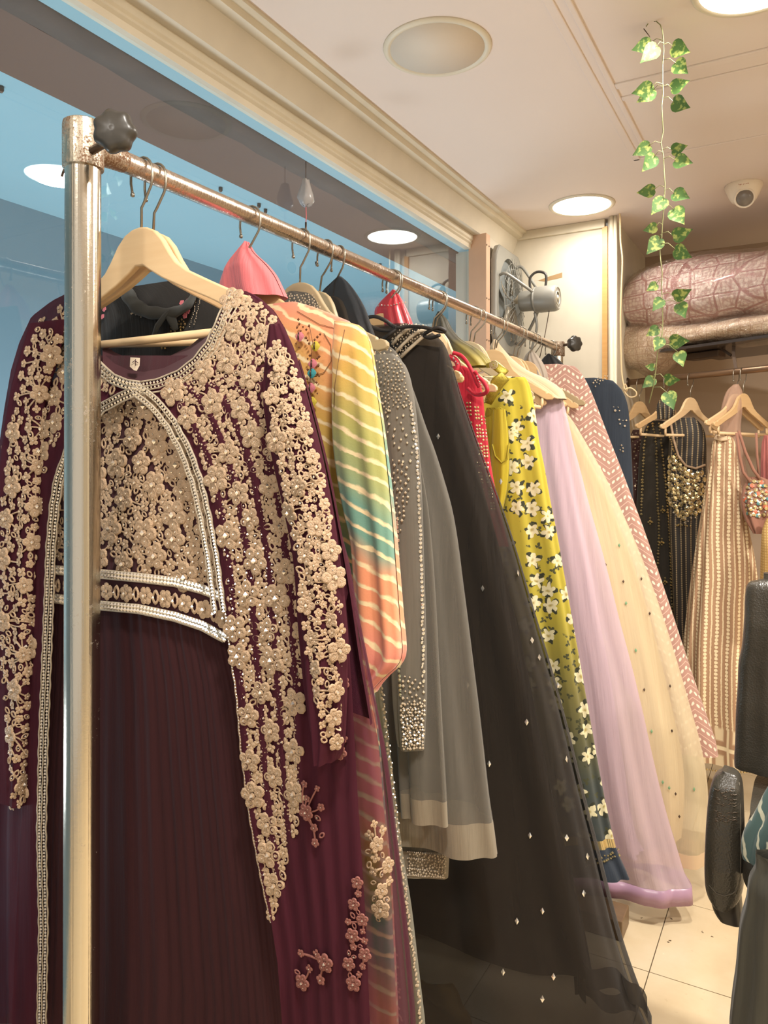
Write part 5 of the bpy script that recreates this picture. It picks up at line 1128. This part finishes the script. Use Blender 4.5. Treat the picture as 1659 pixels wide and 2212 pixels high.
# nude bead-column lehenga with its net veil
t, s = far(1585, [(1572,938),(1586,948),(1594,990),(1602,1050),(1612,1110),(1622,1160),(1634,1220),(1642,1290),(1648,1400),(1652,1540),(1656,1650)], [(1548,938),(1542,950),(1536,990),(1526,1050),(1516,1110),(1506,1170),(1496,1240),(1486,1320),(1478,1400),(1476,1500),(1480,1650)], beadc, 'nude lehenga skirt with cream bead columns and lattice border behind the chair', 'nude_lehenga', seed=6, th=[(0,.02),(-.3,.07),(-1.0,.12)], folds=[(11,.002,.012)], N=160, dy=-.10)
MB().tube([s.px(x, y, .004) for x, y in ((1546,944),(1558,948),(1572,946))], .014, 10, flat=.5).build('waistband', crm_cone, t)
sequins(s, along([(1490,1654),(1540,1664),(1590,1668),(1650,1668)], 6, .5), t, .005, goldbead, 'hem_beads')
o = Shell(on_rail(1590).y-.02, [(1596,830),(1604,846),(1604,880),(1600,930),(1608,990),(1618,1050),(1612,1090)], [(1586,830),(1572,842),(1562,866),(1554,905),(1544,960),(1532,1020),(1522,1090)], th=[(0,.008),(-.1,.05)], folds=[(7,.001,.006)], seed=7, clampL=-9).build('net_veil', cloth('nude_net', (216,180,156), (184,146,122), alpha=.5), None, N=90, Z=40); tag(o, 'sheer nude net veil falling from the alcove hanger over the skirt', 'veil')
# strap blouse at the right edge
t, s = far(1630, [(1645,1030),(1665,1040),(1672,1090),(1666,1130),(1655,1152)], [(1618,1030),(1604,1060),(1602,1090),(1612,1125),(1628,1150)], cloth('rose_blouse', (170,120,100), (130,92,74)), 'rose blouse with jewelled cups and long straps at the right edge', 'strap_blouse', 'blouse', seed=3, dy=-.16, th=[(0,.01),(-.1,.05)])
mb = MB(); yy = s.y0; mb.tube([atY(x, y, yy-.03) for x, y in ((1592,935),(1598,985),(1606,1020),(1622,1042))], .006, 7); mb.tube([atY(x, y, yy-.02) for x, y in ((1596,930),(1610,975),(1628,1015),(1642,1034))], .006, 7); mb.tube([atY(x, y, yy+.03) for x, y in ((1634,935),(1636,985),(1640,1030))], .005, 7); mb.build('strap', bpy.data.materials['rose_blouse'], t)
for nm, mt, sd in (('gold_jewels', goldbead, 2), ('stones', stone, 5), ('coral_jewels', plain('coral_bead', (206,110,80), .4), 7), ('teal_jewels', plain('teal_bead', (90,140,140), .3), 9)):
    sequins(s, pts_in([(1618,1036),(1645,1036),(1666,1060),(1664,1110),(1640,1120),(1614,1110),(1606,1080)], (9,8,20,20)[('gold_jewels','stones','coral_jewels','teal_jewels').index(nm)], sd), t, (.008,.005,.010,.008)[('gold_jewels','stones','coral_jewels','teal_jewels').index(nm)], mt, nm, off=.006, shape='disc')
fz_ = Shell(on_rail(1655).y-.05, [(1668,940),(1690,960),(1700,1040),(1700,1130)], [(1652,940),(1646,960),(1644,1040),(1646,1130)], th=[(0,.01),(-.1,.05)], folds=[(13,.004,.010)], seed=9, clampL=-9)
o = fz_.build('feathered_cloth', cloth('dusty_rose_net', (196,120,112), (160,92,88), alpha=.8), None, N=90, Z=30); tag(o, 'dusty rose ruffled net cut off by the right edge of the picture', 'cloth')
gs = Shell(on_rail(1655).y-.22, [(1670,1120),(1700,1140),(1710,1300)], [(1656,1120),(1646,1150),(1642,1300)], th=[(0,.01),(-.1,.05)], seed=9, clampL=-9)
o = gs.build('gold_weave_cloth', strings('gold_weave', (176,140,80), (220,190,130), .012, .01), None, N=60, Z=20); tag(o, 'gold woven cloth above the black chair at the right edge', 'cloth')
# ---------------------------------------------------------------- executive chair
Yc_ = 1.92
cp_ = atY(1700, 1900, Yc_); ch = thing('executive_chair', 'worn black leather office chair with padded armrest at the right edge', 'chair', (cp_.x, Yc_, 0))
def solid(y, R, L, th, mat, name, par, p=.62, folds=None, N=72, Z=44, seed=1, **k):
    sh = Shell(y, R, L, th=th, p=p, folds=folds or [], seed=seed, clampL=-9); sh.build(name, mat, par, N=N, Z=Z, cap=True, **k); return sh
bk = Shell(Yc_+.05, [(1880,1252),(1960,1262),(1985,1300),(1990,1450),(1992,1600),(1980,1670),(1900,1702)], [(1650,1252),(1622,1256),(1612,1272),(1609,1330),(1604,1390),(1597,1425),(1595,1470),(1591,1530),(1589,1590),(1587,1640),(1592,1664),(1610,1685),(1640,1702)], th=[(0,.02),(-.03,.045),(-.12,.062),(-.30,.064),(-.45,.058),(-.50,.045),(-.54,.03)], p=.5, folds=[(7,.001,.003)], seed=3, clampL=-9)
bk.build('backrest', leath, ch, N=160, Z=80, cap=True)
ar = Shell(Yc_-.13, [(1572,1661),(1592,1668),(1603,1690),(1607,1750),(1609,1830),(1609,1890),(1604,1925),(1592,1945),(1578,1952)], [(1562,1661),(1546,1672),(1535,1700),(1529,1750),(1525,1820),(1524,1880),(1528,1915),(1542,1940),(1560,1952)], th=[(0,.02),(-.03,.045),(-.2,.055),(-.38,.03)], p=.6, clampL=-9)
ar.build('armrest', leath, ch, N=90, Z=60, cap=True)
mb = MB()
mb.tube([ar.px(x, y, .001) for x, y in ((1597,1690),(1600,1750),(1601,1830),(1600,1900),(1592,1932))], .0012, 5); mb.tube([ar.px(x, y, .001) for x, y in ((1532,1912),(1548,1930),(1566,1936),(1584,1930),(1598,1915))], .0012, 5); mb.build('stitched_seam', plain('seam_thread', (96,88,74), .7), ch)
# cracked patch of leather: raised creases
rr = random.Random(5); mb = MB()
for k in range(46):
    x, y = rr.uniform(1542, 1582), rr.uniform(1702, 1775); l = rr.uniform(6, 16); P_ = [(x+l*q/4, y+1.5*math.sin(q*1.7+k)) for q in range(5)]; mb.tube([ar.px(a, b_, .0004) for a, b_ in P_], [.0002,.0012,.0015,.0012,.0002], 5)
mb.build('cracked_creases', plain('cracked_leather', (84,72,58), .3), ch, kind='stuff')
un = Shell(Yc_-.12, [(1596,1900),(1602,1940),(1606,1990)], [(1534,1900),(1540,1950),(1556,1978),(1575,1990)], th=[(0,.04),(-.1,.03)], p=.6, clampL=-9); un.build('arm_support', black_plastic, ch, N=60, Z=16, cap=True)
seat = Shell(Yc_-.05, [(1960,1780),(1985,1800),(1985,1890),(1950,1910)], [(1625,1780),(1612,1800),(1612,1890),(1630,1910)], th=[(0,.20),(-.03,.24),(-.1,.22)], p=.5, clampL=-9); seat.build('seat', leath, ch, N=90, Z=16, cap=True)
sx, sy = atY(1790, 1900, Yc_-.05).x, Yc_-.05
MB().tube([(sx,sy,.08),(sx,sy,.42)], .03, 20).build('gas_lift', dark_steel, ch)
for k in range(5):
    a = D2(72*k+40); e_ = Vector((sx+.24*math.cos(a), sy+.24*math.sin(a), .07)); MB().tube([(sx,sy,.11), e_], [.03,.018], 10).build('base_arm', black_plastic, ch); MB().tube([e_+Vector((0,-.012,-.04)), e_+Vector((0,.012,-.04))], .028, 18).build('caster', black_plastic, ch)
# cloths over the chair
g = G('teal_patterned_print'); o_ = g.uv(); nz = g.noise(7, o_, 2); wv = g.n('TexWave', {'Vector': o_, 'Scale': 9.0, 'Distortion': 9.0, 'Detail': 2.0, 'Detail Scale': 2.0}); kk = g.ramp(wv.outputs[1], [(.80, (0,0,0,1)), (.88, (1,1,1,1))])
teal = g.fin(g.mix(kk, g.mix(nz, lin((44,62,62)), lin((84,112,110))), lin((190,190,168))), .8, sheen=.2)
tc = Shell(Yc_-.27, [(1700,1690),(1800,1700),(1840,1780),(1840,1900)], [(1668,1690),(1652,1720),(1636,1755),(1618,1785),(1610,1812),(1612,1845),(1624,1872),(1640,1895)], th=[(0,.01),(-.06,.04),(-.2,.06)], folds=[(9,.004,.010),(5,.003,.012)], seed=6, clampL=-9)
tag(tc.build('patterned_cloth', teal, None, N=110, Z=40, cap=True), 'teal and white patterned cloth heaped on the black chair seat', 'cloth')
bc_ = Shell(Yc_-.34, [(1760,1868),(1840,1880),(1880,2000),(1900,2120),(1900,2212)], [(1632,1868),(1618,1895),(1612,1940),(1600,1985),(1594,2040),(1590,2090),(1582,2150),(1576,2212)], th=[(0,.02),(-.06,.05),(-.4,.07)], folds=[(9,.002,.012),(21,.0,.003)], seed=8, clampL=-9, zhem=.03)
tag(bc_.build('draped_black_cloth', cloth('dusty_black_cloth', (78,76,66), (56,54,46), ns=9), None, N=120, Z=50), 'dusty black cloth draped down the front of the chair to the floor', 'cloth')
# ---------------------------------------------------------------- ivy garland hanging from the ceiling
g = G('ivy_leaf'); gx = g.obj(); n1 = g.noise(90, gx, 3); n2 = g.noise(30, gx, 2)
leafm = g.fin(g.mix(g.ramp(n1, [(.50, (0,0,0,1)), (.62, (1,1,1,1))]), g.mix(n2, lin((62,98,44)), lin((92,126,64))), lin((168,178,96))), .5)
stemm = plain('ivy_stem', (140,140,92), .6)
Z1 = lambda x, y: (1280+x/3.95, y/3.95); Z2 = lambda x, y: (1330+x/5.043, 540+y/5.043)
hk = atZ(1414, 46, CEIL); YI = hk.y
ivy = thing('ivy_garland', 'artificial ivy vine with variegated heart leaves hanging from the ceiling', 'plant', tuple(hk))
stem = [Z1(460,225),Z1(480,195),Z1(510,180),Z1(545,182),Z1(580,212),Z1(597,260),Z1(605,330),Z1(610,430),Z1(600,560),Z1(600,690),Z1(605,800),Z1(592,900),Z1(598,1020),Z1(605,1120),Z1(585,1220),Z1(606,1330),Z1(612,1450),Z1(620,1570),Z1(615,1700),Z1(600,1880),Z1(590,2050),Z1(575,2130),Z1(582,2212)]+[Z2(495,140),Z2(510,250),Z2(500,400),Z2(510,550),Z2(515,800),Z2(505,960),Z2(460,1100),Z2(440,1300),Z2(415,1480),Z2(365,1670)]
MB().tube([atY(x, y, YI+.006*math.sin(i)) for i, (x, y) in enumerate(stem)], .0013, 6).build('stem', stemm, ivy)
nl = MB().tube([hk+Vector((.0,0,0)), atY(1414, 47, YI)], .0012, 6); nl.tube([atY(1391,62,YI), atY(1397,70,YI), atY(1405,80,YI)], .0012, 5); nl.build('nail', dark_steel, ivy)
LV = [(Z1,490,370,333,430),(Z1,545,400,408,538),(Z1,690,400,835,447),(Z1,715,540,815,628),(Z1,500,745,333,800),(Z1,520,765,378,877),(Z1,680,755,832,685),(Z1,695,870,835,920),(Z1,485,1245,342,1327),(Z1,530,1335,423,1467),(Z1,685,1285,815,1240),(Z1,712,1370,858,1390),(Z1,525,1620,376,1647),(Z1,608,1700,500,1835),(Z1,700,1650,832,1692),(Z1,697,1790,785,1915),(Z1,545,1935,430,1970),(Z1,575,2040,462,2172),(Z1,700,2020,858,1955),(Z1,712,2130,850,2200),
 (Z2,445,375,335,450),(Z2,500,540,403,668),(Z2,645,510,830,430),(Z2,700,590,760,745),(Z2,460,855,330,940),(Z2,495,965,423,1108),(Z2,605,1000,808,990),(Z2,690,1120,738,1275),(Z2,420,1280,320,1265),(Z2,415,1400,290,1505),(Z2,545,1410,708,1415),(Z2,570,1560,635,1742)]
def ivyleaf(a, b, tilt):
    d_ = b-a; L = d_.length; X = d_.normalized(); N0 = (CAMP-a).normalized(); N0 = (N0+Vector((0,0,tilt))).normalized(); Yv = N0.cross(X).normalized(); Nn = X.cross(Yv)
    pr = [(-.06,.0,0),(-.10,.16,.02),(-.02,.30,.04),(.14,.40,.06),(.34,.40,.06),(.56,.28,.05),(.78,.13,.02),(1.0,0,-.04)]
    vs = []; 
    for x, w_, z in pr: vs += [a+X*x*L+Yv*w_*L+Nn*z*L, a+X*max(0, x)*L+Nn*(-.02)*L, a+X*x*L-Yv*w_*L+Nn*z*L]
    f = []
    for i in range(len(pr)-1): o = 3*i; f += [(o,o+1,o+4,o+3),(o+1,o+2,o+5,o+4)]
    return MB().add(vs, f)
sp_ = [(x, y) for x, y in polyline(stem, 3)]
for i, (Zf, a, b_, c_, d_) in enumerate(LV):
    pa, pb_ = Zf(a, b_), Zf(c_, d_); yo = YI+random.Random(i).uniform(-.02, .02); A_, B_ = atY(*pa, yo), atY(*pb_, yo-.012)
    ivyleaf(A_, B_, random.Random(i+9).uniform(-.4, .3)).build('leaf', leafm, ivy)
    q = min(sp_, key=lambda s_: (s_[0]-pa[0])**2+(s_[1]-(pa[1]-6))**2); Q = atY(*q, YI); mid = (Q+A_)/2+Vector((0,0,.008))
    MB().tube([Q, mid, A_], .0008, 5).build('leaf_stalk', stemm, ivy)
